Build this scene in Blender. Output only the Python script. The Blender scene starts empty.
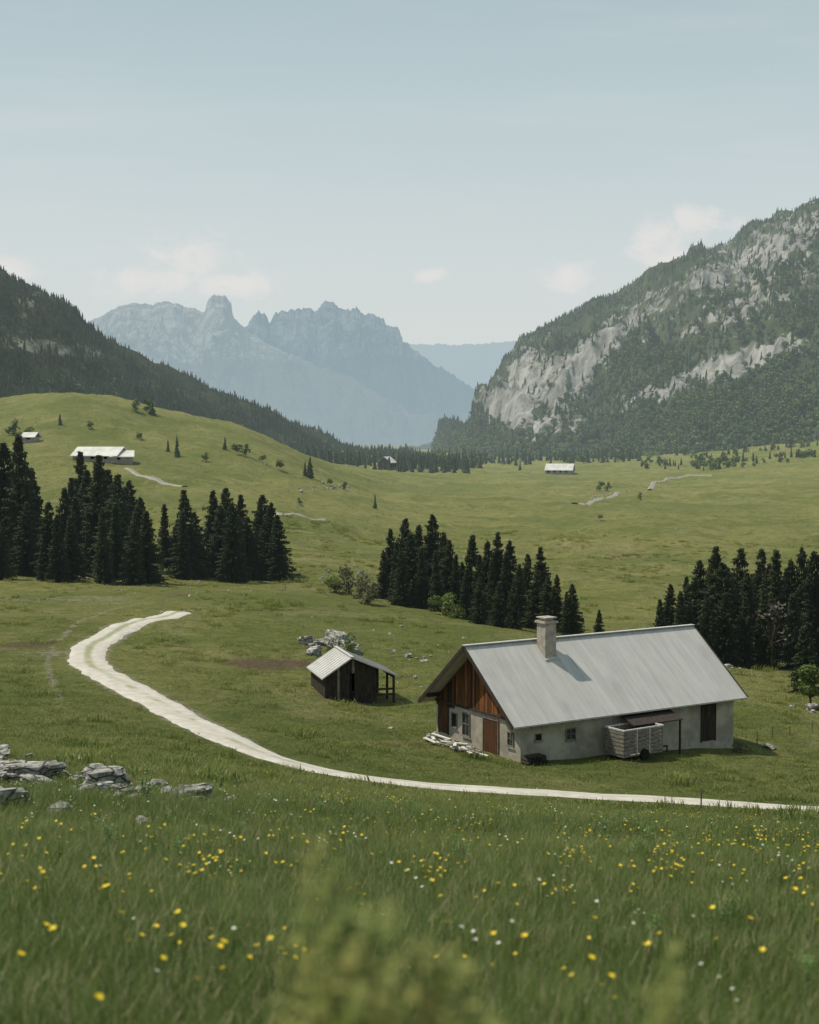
import bpy, math, random, time
import numpy as np
from mathutils import Vector
T0=time.time()
rng=np.random.default_rng(11); random.seed(11)
F=1450.0; CX=409.5; CY=512.0
PITCH=math.atan(72/F); cp,sp=math.cos(PITCH),math.sin(PITCH)
def ray(u,v):
    den=F*cp+(CY-v)*sp
    return (u-CX)/den, (-F*sp+(CY-v)*cp)/den
def P(u,v,d):
    a,b=ray(u,v); return np.array([a*d,d,b*d])
def proj(x,y,z):
    fy=y*cp-z*sp; up=y*sp+z*cp
    return CX+F*x/fy, CY-F*up/fy
scene=bpy.context.scene
col=scene.collection
# ---------------------------------------------------------------- noise
def perlin(x,y,seed=0):
    x=np.asarray(x,float); y=np.asarray(y,float)
    xi=np.floor(x); yi=np.floor(y); xf=x-xi; yf=y-yi
    def g(ix,iy,dx,dy):
        h=np.sin(ix*127.1+iy*311.7+seed*74.7)*43758.5453
        a=(h-np.floor(h))*2*np.pi
        return np.cos(a)*dx+np.sin(a)*dy
    s=xf*xf*xf*(xf*(xf*6-15)+10); t=yf*yf*yf*(yf*(yf*6-15)+10)
    a=g(xi,yi,xf,yf); b=g(xi+1,yi,xf-1,yf); c=g(xi,yi+1,xf,yf-1); d=g(xi+1,yi+1,xf-1,yf-1)
    return (a+(b-a)*s+(c-a)*t+(a-b-c+d)*s*t)*1.4
def fbm(x,y,o=4,seed=0,ridged=False,gain=.5):
    r=0;a=1;f=1;n=0
    for k in range(o):
        p=perlin(x*f,y*f,seed+k*3)
        if ridged: p=1-2*np.abs(p)
        r=r+a*p;n+=a;a*=gain;f*=2.03
    return r/n
def sstep(a,b,x):
    t=np.clip((x-a)/(b-a),0,1); return t*t*(3-2*t)
# ---------------------------------------------------------------- terrain table
D=[10,16,25,40,55,70,85,105,130,160,200,250,320,420,560,750,1000,1400,2500,6000,25000]
cols={
-1400:[950,870,818,775,738,705,682,652,615,585,555,520,480,430,390,400,420,440,450,446,441],
-600:[950,870,818,778,742,712,690,660,622,592,562,530,492,440,395,410,430,445,450,446,441],
-200:[952,870,820,782,745,716,697,666,628,597,568,540,505,455,398,424,450,458,453,446,441],
0:[960,875,825,788,750,722,703,672,632,600,571,546,516,468,402,434,458,462,453,446,441],
60:[963,876,826,789,754,725,705,673,633,601,571,548,514,462,378,434,458,462,453,446,441],
110:[965,878,826,790,758,728,708,674,634,602,572,548,513,462,388,436,458,462,453,446,441],
200:[970,882,830,795,768,745,722,682,638,605,575,552,518,474,420,438,459,462,453,446,441],
245:[972,884,832,798,775,756,728,686,641,606,577,552,517,472,418,441,459,462,453,446,441],
300:[975,888,834,802,786,768,735,690,645,608,580,553,520,492,460,461,464,461,452,446,441],
400:[978,892,838,812,798,783,742,702,650,613,596,567,538,514,495,481,471,462,453,446,441],
500:[980,897,841,820,806,791,758,702,656,620,601,570,541,516,497,483,472,462,453,446,441],
600:[985,900,845,826,813,799,760,712,668,638,603,571,542,516,497,483,471,461,452,446,441],
700:[985,902,850,831,818,804,764,714,675,646,605,572,543,516,496,480,465,454,446,446,441],
819:[985,905,854,836,823,812,775,725,685,652,609,573,543,515,492,472,452,441,438,444,441],
1050:[985,905,850,835,825,815,780,730,690,655,610,572,540,510,485,462,440,420,410,440,441],
1900:[985,905,850,835,825,815,780,730,690,650,605,565,528,490,460,435,415,400,400,440,441]}
us=np.array(sorted(cols)); tc=(us-CX)/F
Dn=np.array([.3,1,3,6]+D,float)
def v2a(v): return -ray(0,v)[1]
TB=[]
for u in us:
    r=np.array([v2a(v) for v in cols[u]])-1.65/np.array(D)
    TB.append(np.concatenate([[r[0]]*4,r]))
TB=np.array(TB)
LD0,LD1,NL=math.log(.3),math.log(25000),520
TT0,TT1,NTT=-1.32,1.32,660
lg=np.linspace(LD0,LD1,NL); tg=np.linspace(TT0,TT1,NTT)
G1=np.array([np.interp(lg,np.log(Dn),r) for r in TB])
G=np.array([np.interp(tg,tc,G1[:,k]) for k in range(NL)]).T
def blur(A,s,ax):
    R=int(3*s)+1;k=np.exp(-.5*(np.arange(-R,R+1)/s)**2);k/=k.sum()
    pad=[(0,0),(0,0)];pad[ax]=(R,R);B=np.pad(A,pad,mode='edge')
    return np.apply_along_axis(lambda m:np.convolve(m,k,mode='valid'),ax,B)
G=blur(blur(G,5.5,0),2.8,1)
def H(x,y):
    x=np.asarray(x,float);y=np.maximum(np.asarray(y,float),.3)
    t=np.clip(x/y,TT0,TT1-1e-6); l=np.clip(np.log(y),LD0,LD1-1e-6)
    a=(t-TT0)/(TT1-TT0)*(NTT-1); b=(l-LD0)/(LD1-LD0)*(NL-1)
    i=np.minimum(a.astype(int),NTT-2); j=np.minimum(b.astype(int),NL-2); a=a-i;b=b-j
    g=G[i,j]*(1-a)*(1-b)+G[i+1,j]*a*(1-b)+G[i,j+1]*(1-a)*b+G[i+1,j+1]*a*b
    z=-(g+1.65/y)*y
    n=fbm(x/12,y/12,3,1)*.42*sstep(20,60,y)+fbm(x/3.2,y/3.2,3,5)*.15*sstep(6,18,y)
    n=n*(1-.75*np.exp(-((y-66)/13)**2))
    n=n+fbm(x/30,y/30,2,4)*.9*sstep(100,150,y)
    n=n+fbm(x/55,y/55,4,9)*3.2*sstep(150,330,y)+fbm(x/17,y/17,3,13,True)*1.1*sstep(150,330,y)
    n=n+fbm(x/170,y/170,3,21)*3.6*sstep(350,700,y)*(1-sstep(2000,4000,y))
    return z+n
def hit(u,v,d0=5,d1=2500):
    a,b=ray(u,v)
    d=np.exp(np.linspace(math.log(d0),math.log(d1),2500))
    z=H(a*d,d); k=np.where(b*d<z)[0]
    i=k[0] if len(k) else len(d)-1
    return np.array([a*d[i],d[i],z[i]])
# ---------------------------------------------------------------- mesh helpers
def np_mesh(name,V,Fa,attrs=None,smooth=False):
    V=np.asarray(V,np.float32);Fa=np.asarray(Fa,np.int32)
    me=bpy.data.meshes.new(name);n=len(Fa);k=Fa.shape[1]
    me.vertices.add(len(V));me.vertices.foreach_set('co',V.ravel())
    me.loops.add(n*k);me.loops.foreach_set('vertex_index',Fa.ravel())
    me.polygons.add(n);me.polygons.foreach_set('loop_start',np.arange(0,n*k,k,dtype=np.int32))
    me.polygons.foreach_set('loop_total',np.full(n,k,np.int32))
    me.update(calc_edges=True)
    if attrs:
        for an,arr in attrs.items():
            at=me.attributes.new(an,'FLOAT','POINT');at.data.foreach_set('value',np.asarray(arr,np.float32))
    me.polygons.foreach_set('use_smooth',np.full(n,smooth,dtype=bool))
    return me
def add(name,me,mat=None,parent=None,loc=None):
    o=bpy.data.objects.new(name,me)
    col.objects.link(o)
    if mat is not None and me is not None and not me.materials: me.materials.append(mat)
    if parent: o.parent=parent
    if loc is not None:o.location=loc
    return o
def grid_faces(nr,nc):
    i=np.arange(nr-1)[:,None]*nc+np.arange(nc-1)[None,:]
    return np.stack([i,i+1,i+nc+1,i+nc],-1).reshape(-1,4)
class MB:
    """small mesh builder with mixed polygons"""
    def __init__(s): s.v=[];s.f=[];s.m=[]
    def box(s,x0,x1,y0,y1,z0,z1,m=0):
        b=len(s.v);s.v+=[(x0,y0,z0),(x1,y0,z0),(x1,y1,z0),(x0,y1,z0),(x0,y0,z1),(x1,y0,z1),(x1,y1,z1),(x0,y1,z1)]
        s.f+=[tuple(b+k for k in q) for q in((0,3,2,1),(4,5,6,7),(0,1,5,4),(1,2,6,5),(2,3,7,6),(3,0,4,7))];s.m+=[m]*6
    def beam(s,p,q,w,h=None,m=0):
        h=h or w;p=Vector(p);q=Vector(q);d=(q-p).normalized()
        up=Vector((0,0,1)) if abs(d.z)<.95 else Vector((1,0,0))
        a=d.cross(up).normalized()*w/2;c=a.cross(d).normalized()*h/2;b=len(s.v)
        for o in(p,q):
            for e in(a+c,-a+c,-a-c,a-c): s.v.append(tuple(o+e))
        s.f+=[tuple(b+k for k in x) for x in((0,1,2,3),(7,6,5,4),(0,4,5,1),(1,5,6,2),(2,6,7,3),(3,7,4,0))];s.m+=[m]*6
    def cyl(s,p,q,r0,r1,n=8,m=0):
        p=Vector(p);q=Vector(q);d=(q-p).normalized();up=Vector((0,0,1)) if abs(d.z)<.95 else Vector((1,0,0))
        a=d.cross(up).normalized();c=a.cross(d);b=len(s.v)
        for o,r in((p,r0),(q,r1)):
            for k in range(n):
                t=2*math.pi*k/n;s.v.append(tuple(o+(a*math.cos(t)+c*math.sin(t))*r))
        for k in range(n):s.f.append((b+k,b+(k+1)%n,b+n+(k+1)%n,b+n+k));s.m.append(m)
        s.f.append(tuple(b+k for k in range(n))[::-1]);s.f.append(tuple(b+n+k for k in range(n)));s.m+=[m,m]
    def poly(s,pts,m=0):
        b=len(s.v);s.v+=[tuple(p) for p in pts];s.f.append(tuple(range(b,b+len(pts))));s.m.append(m)
    def prism(s,pts,off,m=0):
        b=len(s.v);n=len(pts);off=Vector(off)
        s.v+=[tuple(p) for p in pts]+[tuple(Vector(p)+off) for p in pts]
        s.f.append(tuple(range(b,b+n)));s.f.append(tuple(range(b+2*n-1,b+n-1,-1)));s.m+=[m,m]
        for k in range(n):s.f.append((b+k,b+n+k,b+n+(k+1)%n,b+(k+1)%n));s.m.append(m)
    def mesh(s,name,mats):
        me=bpy.data.meshes.new(name);me.from_pydata(s.v,[],s.f);me.update()
        for x in mats:me.materials.append(x)
        me.polygons.foreach_set('material_index',s.m)
        return me
# ---------------------------------------------------------------- material helpers
def new_mat(name):
    m=bpy.data.materials.new(name);m.use_nodes=True;nt=m.node_tree;nt.nodes.clear();return m,nt
def nd(nt,t,ins=None,**pr):
    n=nt.nodes.new(t)
    for k,v in pr.items():setattr(n,k,v)
    if ins:
        for k,v in ins.items():
            s=n.inputs[k]
            if isinstance(v,bpy.types.NodeSocket):nt.links.new(v,s)
            else:s.default_value=v
    return n
def c4(c):return (c[0],c[1],c[2],1)
def mix(nt,f,a,b,mode='MIX'):
    n=nt.nodes.new('ShaderNodeMix');n.data_type='RGBA';n.blend_type=mode
    for s,v in((n.inputs[0],f),(n.inputs[6],a),(n.inputs[7],b)):
        if isinstance(v,bpy.types.NodeSocket):nt.links.new(v,s)
        else:s.default_value=v if not isinstance(v,tuple) else c4(v)
    return n.outputs[2]
def noise(nt,scale,detail=3,rough=.55,vec=None,dist=0):
    if vec is None:vec=nd(nt,'ShaderNodeNewGeometry').outputs['Position']
    return nd(nt,'ShaderNodeTexNoise',{'Scale':scale,'Detail':detail,'Roughness':rough,'Vector':vec,'Distortion':dist}).outputs[0]
def mrange(nt,v,a,b,c=0,d=1,smooth=True):
    return nd(nt,'ShaderNodeMapRange',{'Value':v,'From Min':a,'From Max':b,'To Min':c,'To Max':d},interpolation_type='SMOOTHSTEP' if smooth else 'LINEAR').outputs[0]
def math_(nt,op,a,b=0.):
    n=nt.nodes.new('ShaderNodeMath');n.operation=op
    for s,v in((n.inputs[0],a),(n.inputs[1],b)):
        if isinstance(v,bpy.types.NodeSocket):nt.links.new(v,s)
        else:s.default_value=v
    return n.outputs[0]
HAZE=(.37,.445,.46)
def finish(nt,color,rough=.9,bump=None,bstr=.5,bdist=.1,haze=True,metal=0,spec=.2,trans=None,L=7000,hz=HAZE,low=None):
    b=nd(nt,'ShaderNodeBsdfPrincipled',{'Roughness':rough,'Metallic':metal,'Specular IOR Level':spec})
    if isinstance(color,tuple):b.inputs['Base Color'].default_value=c4(color)
    else:nt.links.new(color,b.inputs['Base Color'])
    if bump is not None:
        bp=nd(nt,'ShaderNodeBump',{'Strength':bstr,'Distance':bdist,'Height':bump});nt.links.new(bp.outputs[0],b.inputs['Normal'])
    sh=b.outputs[0]
    if trans:
        tr=nd(nt,'ShaderNodeBsdfTranslucent')
        if isinstance(color,tuple):tr.inputs[0].default_value=c4(color)
        else:nt.links.new(color,tr.inputs[0])
        sh=nd(nt,'ShaderNodeMixShader',{0:trans,1:sh,2:tr.outputs[0]}).outputs[0]
    if haze:   # aerial haze painted in as emission by world distance, thicker low down where set
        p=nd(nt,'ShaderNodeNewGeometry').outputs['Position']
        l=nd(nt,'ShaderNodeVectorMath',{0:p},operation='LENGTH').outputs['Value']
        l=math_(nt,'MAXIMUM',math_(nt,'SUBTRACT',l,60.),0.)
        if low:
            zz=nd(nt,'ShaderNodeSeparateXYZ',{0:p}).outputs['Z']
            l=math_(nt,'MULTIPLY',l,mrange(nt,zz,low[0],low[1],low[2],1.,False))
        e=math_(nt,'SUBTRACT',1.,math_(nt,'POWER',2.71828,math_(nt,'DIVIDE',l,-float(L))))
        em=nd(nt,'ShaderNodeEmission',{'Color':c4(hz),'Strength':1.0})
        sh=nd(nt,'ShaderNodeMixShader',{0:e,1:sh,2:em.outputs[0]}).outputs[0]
    o=nd(nt,'ShaderNodeOutputMaterial',{'Surface':sh})
def simple(name,c,c2=None,scale=3.,rough=.85,haze=False,bump=0,metal=0,spec=.2,stretch=None,thr=(.35,.65)):
    m,nt=new_mat(name)
    if c2 is None:finish(nt,c,rough,haze=haze,metal=metal,spec=spec);return m
    vec=nd(nt,'ShaderNodeTexCoord').outputs['Object']
    if stretch:vec=nd(nt,'ShaderNodeMapping',{'Vector':vec,'Scale':stretch}).outputs[0]
    n=noise(nt,scale,5,.6,vec)
    cc=mix(nt,mrange(nt,n,*thr),c,c2)
    finish(nt,cc,rough,bump=n if bump else None,bstr=bump,bdist=.03,haze=haze,metal=metal,spec=spec)
    return m
def meadow_color(nt,gain=1.):
    pos=nd(nt,'ShaderNodeNewGeometry').outputs['Position']
    y=nd(nt,'ShaderNodeSeparateXYZ',{0:pos}).outputs['Y']
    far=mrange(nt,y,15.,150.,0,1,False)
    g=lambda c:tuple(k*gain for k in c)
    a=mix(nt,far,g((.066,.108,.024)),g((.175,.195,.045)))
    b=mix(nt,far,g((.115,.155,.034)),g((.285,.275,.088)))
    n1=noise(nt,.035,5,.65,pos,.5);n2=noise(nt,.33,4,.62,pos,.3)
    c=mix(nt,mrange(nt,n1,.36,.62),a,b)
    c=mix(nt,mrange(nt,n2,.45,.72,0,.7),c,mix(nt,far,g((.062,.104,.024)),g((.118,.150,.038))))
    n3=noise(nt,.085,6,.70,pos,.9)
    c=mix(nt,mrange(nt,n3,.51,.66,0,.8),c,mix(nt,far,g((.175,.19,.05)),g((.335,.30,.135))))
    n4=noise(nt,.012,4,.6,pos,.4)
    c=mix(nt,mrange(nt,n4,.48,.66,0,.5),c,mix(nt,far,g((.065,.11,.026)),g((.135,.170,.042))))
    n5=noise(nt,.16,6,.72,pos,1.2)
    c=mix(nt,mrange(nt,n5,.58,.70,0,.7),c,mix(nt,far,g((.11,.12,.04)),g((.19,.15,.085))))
    return c,pos
# terrain material
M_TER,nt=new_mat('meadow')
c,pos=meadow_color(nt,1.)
nf=noise(nt,2.6,5,.7,pos)
c=mix(nt,mrange(nt,nf,.38,.72,0,.5),c,(.080,.105,.026))
nf2=noise(nt,11.,3,.7,pos)
c=mix(nt,mrange(nt,nf2,.55,.8,0,.35),c,(.28,.27,.13))
nf3=noise(nt,.55,6,.72,pos,.6)
c=mix(nt,mrange(nt,nf3,.54,.70,0,.65),c,(.070,.090,.028))
pa=nd(nt,'ShaderNodeAttribute',attribute_name='path').outputs['Fac']
ne=noise(nt,1.6,4,.7,pos)
pm=mrange(nt,math_(nt,'ADD',pa,math_(nt,'MULTIPLY',math_(nt,'SUBTRACT',ne,.5),1.3)),.42,.75)
c=mix(nt,pm,c,(.34,.31,.24))
di=nd(nt,'ShaderNodeAttribute',attribute_name='dirt').outputs['Fac']
pm=mrange(nt,math_(nt,'ADD',di,math_(nt,'MULTIPLY',math_(nt,'SUBTRACT',ne,.5),1.2)),.35,.75)
c=mix(nt,pm,c,(.15,.105,.07))
bh=math_(nt,'ADD',math_(nt,'ADD',nf,math_(nt,'MULTIPLY',nf2,.4)),math_(nt,'MULTIPLY',nf3,3.2))
finish(nt,c,.95,bump=bh,bstr=1.,bdist=.55,spec=.1)
# grass blades
M_GR,nt=new_mat('grass_blades')
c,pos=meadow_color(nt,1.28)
rn=nd(nt,'ShaderNodeAttribute',attribute_name='rnd').outputs['Fac']
c=mix(nt,mrange(nt,rn,.1,.9,0,.45,False),c,(.21,.245,.07))
c=mix(nt,mrange(nt,rn,.88,.94),c,(.42,.37,.22))
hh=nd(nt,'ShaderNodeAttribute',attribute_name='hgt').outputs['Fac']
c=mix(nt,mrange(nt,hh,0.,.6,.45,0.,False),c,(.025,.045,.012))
finish(nt,c,.6,haze=False,spec=.25,trans=.42)
# road
def road_mat(nm,k0):
    m,nt=new_mat(nm)
    pos=nd(nt,'ShaderNodeNewGeometry').outputs['Position']
    n=noise(nt,1.2,6,.7,pos);n2=noise(nt,14.,3,.7,pos)
    s=lambda c:tuple(q*k0 for q in c)
    c=mix(nt,mrange(nt,n,.3,.7),s((.38,.35,.305)),s((.52,.49,.445)))
    c=mix(nt,mrange(nt,n2,.5,.8,0,.4),c,s((.28,.255,.21)))
    ac=nd(nt,'ShaderNodeAttribute',attribute_name='center').outputs['Fac']
    y=nd(nt,'ShaderNodeSeparateXYZ',{0:pos}).outputs['Y']
    n3=noise(nt,.35,4,.7,pos)
    n3=math_(nt,'ADD',n3,mrange(nt,y,85.,125.,0.,.22))
    k=math_(nt,'MULTIPLY',mrange(nt,ac,.3,.95),mrange(nt,math_(nt,'ADD',n3,math_(nt,'MULTIPLY',n,.3)),.58,.85,.05,.8))
    c=mix(nt,k,c,s((.20,.22,.10)))
    finish(nt,c,.95,bump=n2,bstr=.4,bdist=.04,spec=.1);return m
M_ROAD=road_mat('gravel_road',1.);M_TRK=road_mat('gravel_track',.62)
def rock_mat(name,a,b,moss=.45,s=1.):
    m,nt=new_mat(name)
    g=nd(nt,'ShaderNodeNewGeometry');pos=g.outputs['Position']
    n=noise(nt,2.6*s,8,.72,pos,.8);n2=noise(nt,1.1*s,5,.65,pos)
    c=mix(nt,mrange(nt,n,.38,.60),a,b)
    wv=nd(nt,'ShaderNodeMapping',{'Vector':pos,'Rotation':(.3,.2,.4),'Scale':(1,1,2.6)}).outputs[0]
    v=nd(nt,'ShaderNodeTexVoronoi',{'Vector':wv,'Scale':1.5*s},feature='DISTANCE_TO_EDGE').outputs[0]
    c=mix(nt,mrange(nt,v,0.,.07,.85,0.),c,(.045,.042,.035))
    c=mix(nt,mrange(nt,n2,.52,.62,0,moss),c,(.085,.09,.05))
    bb=math_(nt,'ADD',n,mrange(nt,v,0.,.08,-.5,0.))
    finish(nt,c,.92,bump=bb,bstr=1.,bdist=.16/s,spec=.15);return m
M_ROCK=rock_mat('limestone',(.21,.20,.18),(.50,.485,.45))
def foliage(name,a,b,scale,trans=.2,haze=True):
    m,nt=new_mat(name)
    pos=nd(nt,'ShaderNodeNewGeometry').outputs['Position']
    n=noise(nt,scale,4,.7,pos)
    oi=nd(nt,'ShaderNodeObjectInfo').outputs['Random']
    c=mix(nt,mrange(nt,n,.35,.68),a,b)
    c=mix(nt,math_(nt,'MULTIPLY',oi,.4),c,tuple(k*1.3 for k in b))
    finish(nt,c,.8,haze=haze,spec=.15,trans=trans);return m
M_SPR=foliage('spruce_needles',(.014,.023,.010),(.042,.055,.020),.9,.15)
M_FARSPR=foliage('far_conifer_foliage',(.022,.035,.016),(.050,.066,.030),.012,0)
M_BROAD=foliage('broadleaf_foliage',(.075,.115,.025),(.15,.19,.05),1.2,.3)
M_FARBR=foliage('far_broadleaf_foliage',(.065,.098,.027),(.12,.155,.05),.01,0)
M_BARE=simple('bare_twigs',(.075,.07,.055),(.12,.11,.09),4.)
M_BARK=simple('bark',(.06,.045,.03),(.12,.10,.08),6.)
# ---------------------------------------------------------------- terrain mesh
tin=np.arange(-.34,.3401,.0014)
tout=np.linspace(.352,1.3,70)
ts=np.concatenate([-tout[::-1],tin,tout])
ys=np.concatenate([np.geomspace(.35,8,40)[:-1],np.geomspace(8,400,480)[:-1],np.geomspace(400,2600,170)[:-1],np.geomspace(2600,24000,34)])
YY,TTm=np.meshgrid(ys,ts,indexing='ij')
XX=TTm*YY;ZZ=H(XX,YY)
def smooth_poly(pts,step):
    pts=np.array(pts);n=len(pts);out=[]
    ext=np.vstack([2*pts[0]-pts[1],pts,2*pts[-1]-pts[-2]])
    for i in range(n-1):
        p0,p1,p2,p3=ext[i:i+4];m=max(2,int(np.linalg.norm(p2-p1)/step))
        for k in range(m):
            t=k/m;out.append(.5*((2*p1)+(-p0+p2)*t+(2*p0-5*p1+4*p2-p3)*t*t+(-p0+3*p1-3*p2+p3)*t**3))
    out.append(pts[-1]);return np.array(out)
main=[(1500,820),(1100,816),(960,814),(880,812),(819,810),(700,803),(600,797),(500,791),(400,784),(335,776),(285,766),(245,750),(208,729),(170,708),(132,690),(102,674),(86,661),(90,647),(112,633),(148,620),(184,611)]
mainp=np.array([hit(u,v)[:2] for u,v in main])
def gsm(a,s):
    R=int(3*s);k=np.exp(-.5*(np.arange(-R,R+1)/s)**2);k/=k.sum();b=np.concatenate([np.full(R,a[0]),a,np.full(R,a[-1])]);return np.convolve(b,k,'valid')
mainp=smooth_poly(mainp,.8)
mainp=np.stack([gsm(mainp[:,0],5),gsm(mainp[:,1],5)],-1)
def dist_poly(x,y,poly):
    best=np.full(x.shape,1e9)
    for a,b in zip(poly[:-1],poly[1:]):
        d=b-a;L=max(1e-6,d@d);t=np.clip(((x-a[0])*d[0]+(y-a[1])*d[1])/L,0,1)
        best=np.minimum(best,(x-a[0]-t*d[0])**2+(y-a[1]-t*d[1])**2)
    return np.sqrt(best)
path=np.zeros_like(XX);dirt=np.zeros_like(XX)
sel=(YY>30)&(YY<200)&(np.abs(TTm)<.6)
dd=dist_poly(XX[sel],YY[sel],mainp[::3])
path[sel]=np.clip(1.25-dd/2.3,0,1)
def blob(arr,u,v,ru,rd,k):
    h=hit(u,v);np.maximum(arr,k*np.exp(-((XX-h[0])/ru)**2-((YY-h[1])/rd)**2),out=arr)
for q in[(262,663,3.6,4.5),(30,645,2.8,4),(300,664,2.5,3)]:blob(dirt,*q,1.)
for q in[(500,775,6,1.),(460,742,3,1.),(330,700,3,2),(640,765,3,1.)]:blob(dirt,*q,.55)
for q in[(70,600,9,3),(100,598,9,4),(120,603,7,3),(50,655,4,5),(20,600,8,3),(150,585,6,3)]:blob(path,*q,.55)
for pl,wd,k in[([(60,700),(48,660),(70,630),(110,610),(170,600)],.6,.6),([(410,770),(395,740),(380,715),(352,700)],.5,.45),([(120,590),(200,580),(280,578),(330,600)],.7,.5),([(430,560),(520,545),(640,560),(730,590)],1.6,.5),([(300,530),(400,524),(500,535),(640,525)],2.,.45),([(230,560),(300,545),(380,535)],1.3,.45)]:
    pp=smooth_poly([hit(a,b)[:2] for a,b in pl],3.)
    x0,x1=pp[:,0].min()-8,pp[:,0].max()+8;y0,y1=pp[:,1].min()-8,pp[:,1].max()+8
    s2=(XX>x0)&(XX<x1)&(YY>y0)&(YY<y1)
    path[s2]=np.maximum(path[s2],k*np.exp(-(dist_poly(XX[s2],YY[s2],pp)/wd)**2))
V=np.stack([XX,YY,ZZ],-1).reshape(-1,3)
me=np_mesh('meadow_ground',V,grid_faces(len(ys),len(ts)),{'path':path.ravel(),'dirt':dirt.ravel()},True)
add('meadow_ground',me,M_TER)
def strip(name,pl,w,lift,edge,mat,seed=0,nc=11):
    d=np.gradient(pl,axis=0);d/=np.linalg.norm(d,axis=1)[:,None]+1e-9
    nrm=np.stack([-d[:,1],d[:,0]],-1);n=len(pl);s=np.arange(n)
    wl=w/2*(1+.20*perlin(s*.21,s*0+.5,seed)+.13*perlin(s*.83,s*0+.5,seed+1))
    wr=w/2*(1+.20*perlin(s*.19,s*0+.5,seed+2)+.13*perlin(s*.77,s*0+.5,seed+3))
    k=np.linspace(-1,1,nc)
    W=np.where(k[None,:]<0,wl[:,None],wr[:,None])*k[None,:]
    X=pl[:,0:1]+nrm[:,0:1]*W;Y=pl[:,1:2]+nrm[:,1:2]*W
    Z=H(X,Y)+lift-edge*np.abs(k[None,:])**6
    cen=np.exp(-(k/.28)**2)[None,:]*np.ones((n,1))
    me=np_mesh(name,np.stack([X,Y,Z],-1).reshape(-1,3),grid_faces(n,nc),{'center':cen.ravel()},True)
    return add(name,me,mat)
strip('gravel_road',mainp,3.0,.12,.16,M_ROAD)
tracks=[[(40,566),(90,580),(125,575),(150,566),(172,558)],
 [(128,469),(150,478),(185,487)],[(270,510),(292,514),(322,520)],
 [(575,504),(600,499),(618,493)],[(650,490),(655,482),(672,479),(690,476),(712,476)]]
for k,tr in enumerate(tracks):
    pl=smooth_poly([hit(u,v)[:2] for u,v in tr],2.5)
    d=np.mean(pl[:,1]);strip('gravel_track',pl,2.0+d*.001,.12+d*.0005,.14+d*.0007,M_TRK,seed=k*7+9,nc=7)
print('terrain',time.time()-T0)
# ---------------------------------------------------------------- vegetation meshes
def spruce(seed,h=12.,R=2.1):
    r=random.Random(seed);v=[];f=[]
    def tri(a,b,c):
        n=len(v);v.extend((a,b,c));f.append((n,n+1,n+2))
    z=.03*h;lop=[.75+.45*r.random() for _ in range(8)]
    while z<h*.985:
        q=z/h
        rad=R*(1-q)**.78*(.70+.55*r.random())*(.9 if q<.1 else 1)+.08
        nb=int(7+4*(1-q)+r.random()*2)
        if r.random()<.12:nb=max(3,nb//2)
        for b in range(nb):
            az=r.random()*6.283;L=rad*(.5+.6*r.random())*lop[int(az/6.284*8)];dr=(.52-.55*q)*(.6+.8*r.random())
            if r.random()<.06:L*=1.3
            ca,sa=math.cos(az),math.sin(az);m=max(2,int(L/.25));zo=(r.random()-.5)*.25
            for k in range(1,m+1):
                t=k/m;x=L*t;zz=z+zo-dr*L*t**1.4+.12*L*t**4
                s=.24+.26*(1-t*.5)*r.random()+.06
                for sd in(-1,1):
                    ox=x+s*(.3+.4*r.random());oy=sd*s*(.5+.6*r.random());oz=zz-s*(.2+.6*r.random())
                    tri((ca*(x-.16),sa*(x-.16),zz+.03),(ca*(x+.14),sa*(x+.14),zz),(ca*ox-sa*oy,sa*ox+ca*oy,oz))
                if r.random()<.85:
                    j=r.random()-.5
                    tri((ca*(x-.14)-sa*j*.2,sa*(x-.14)+ca*j*.2,zz),(ca*(x+.18),sa*(x+.18),zz-.02),(ca*x-sa*j*.3,sa*x+ca*j*.3,zz-s*(1.1+.7*r.random())))
        z+=h*(.013+.014*r.random())
    tri((.06,0,h*.96),(-.05,.04,h*.96),(0,0,h*1.02))
    nf=len(f)
    n=len(v);K=7
    for zz,rr in((-1.5,.22),(h*.5,.13),(h*.97,.02)):
        for k in range(K):v.append((math.cos(k*6.283/K)*rr,math.sin(k*6.283/K)*rr,zz))
    for l in range(2):
        for k in range(K):
            a=n+l*K+k;b=n+l*K+(k+1)%K
            f.append((a,b,b+K));f.append((a,b+K,a+K))
    me=np_mesh('spruce_mesh_%d'%seed,v,f);me.materials.append(M_SPR);me.materials.append(M_BARK)
    mi=np.zeros(len(f),np.int32);mi[nf:]=1;me.polygons.foreach_set('material_index',mi)
    return me
SP=[spruce(1,12,2.5),spruce(2,12,2.9),spruce(3,12,2.2),spruce(4,12,2.6),spruce(5,12,3.2),spruce(6,12,2.8)]
def farspruce(seed,mat,h=1.,R=.17):
    r=random.Random(seed);v=[];f=[];L=6;K=7
    for l in range(L):
        z0=h*(l/L*.95);z1=min(h,z0+h*(.34-.03*l));rr=R*(1-l/L)**.8+.015
        b=len(v)
        for k in range(K):
            a=k*6.283/K+r.random()*.5+l;q=rr*(.65+.6*r.random())
            v.append((math.cos(a)*q,math.sin(a)*q,z0-.03*r.random()))
        v.append(((r.random()-.5)*.01,(r.random()-.5)*.01,z1))
        for k in range(K):f.append((b+k,b+(k+1)%K,b+K))
    b=len(v)
    v+=[(.015,0,-.25),(-.01,.012,-.25),(-.01,-.012,-.25),(0,0,.3)];f+=[(b,b+1,b+3),(b+1,b+2,b+3),(b+2,b,b+3)]
    me=np_mesh('far_conifer_%d'%seed,v,f);me.materials.append(mat);return me
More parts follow.
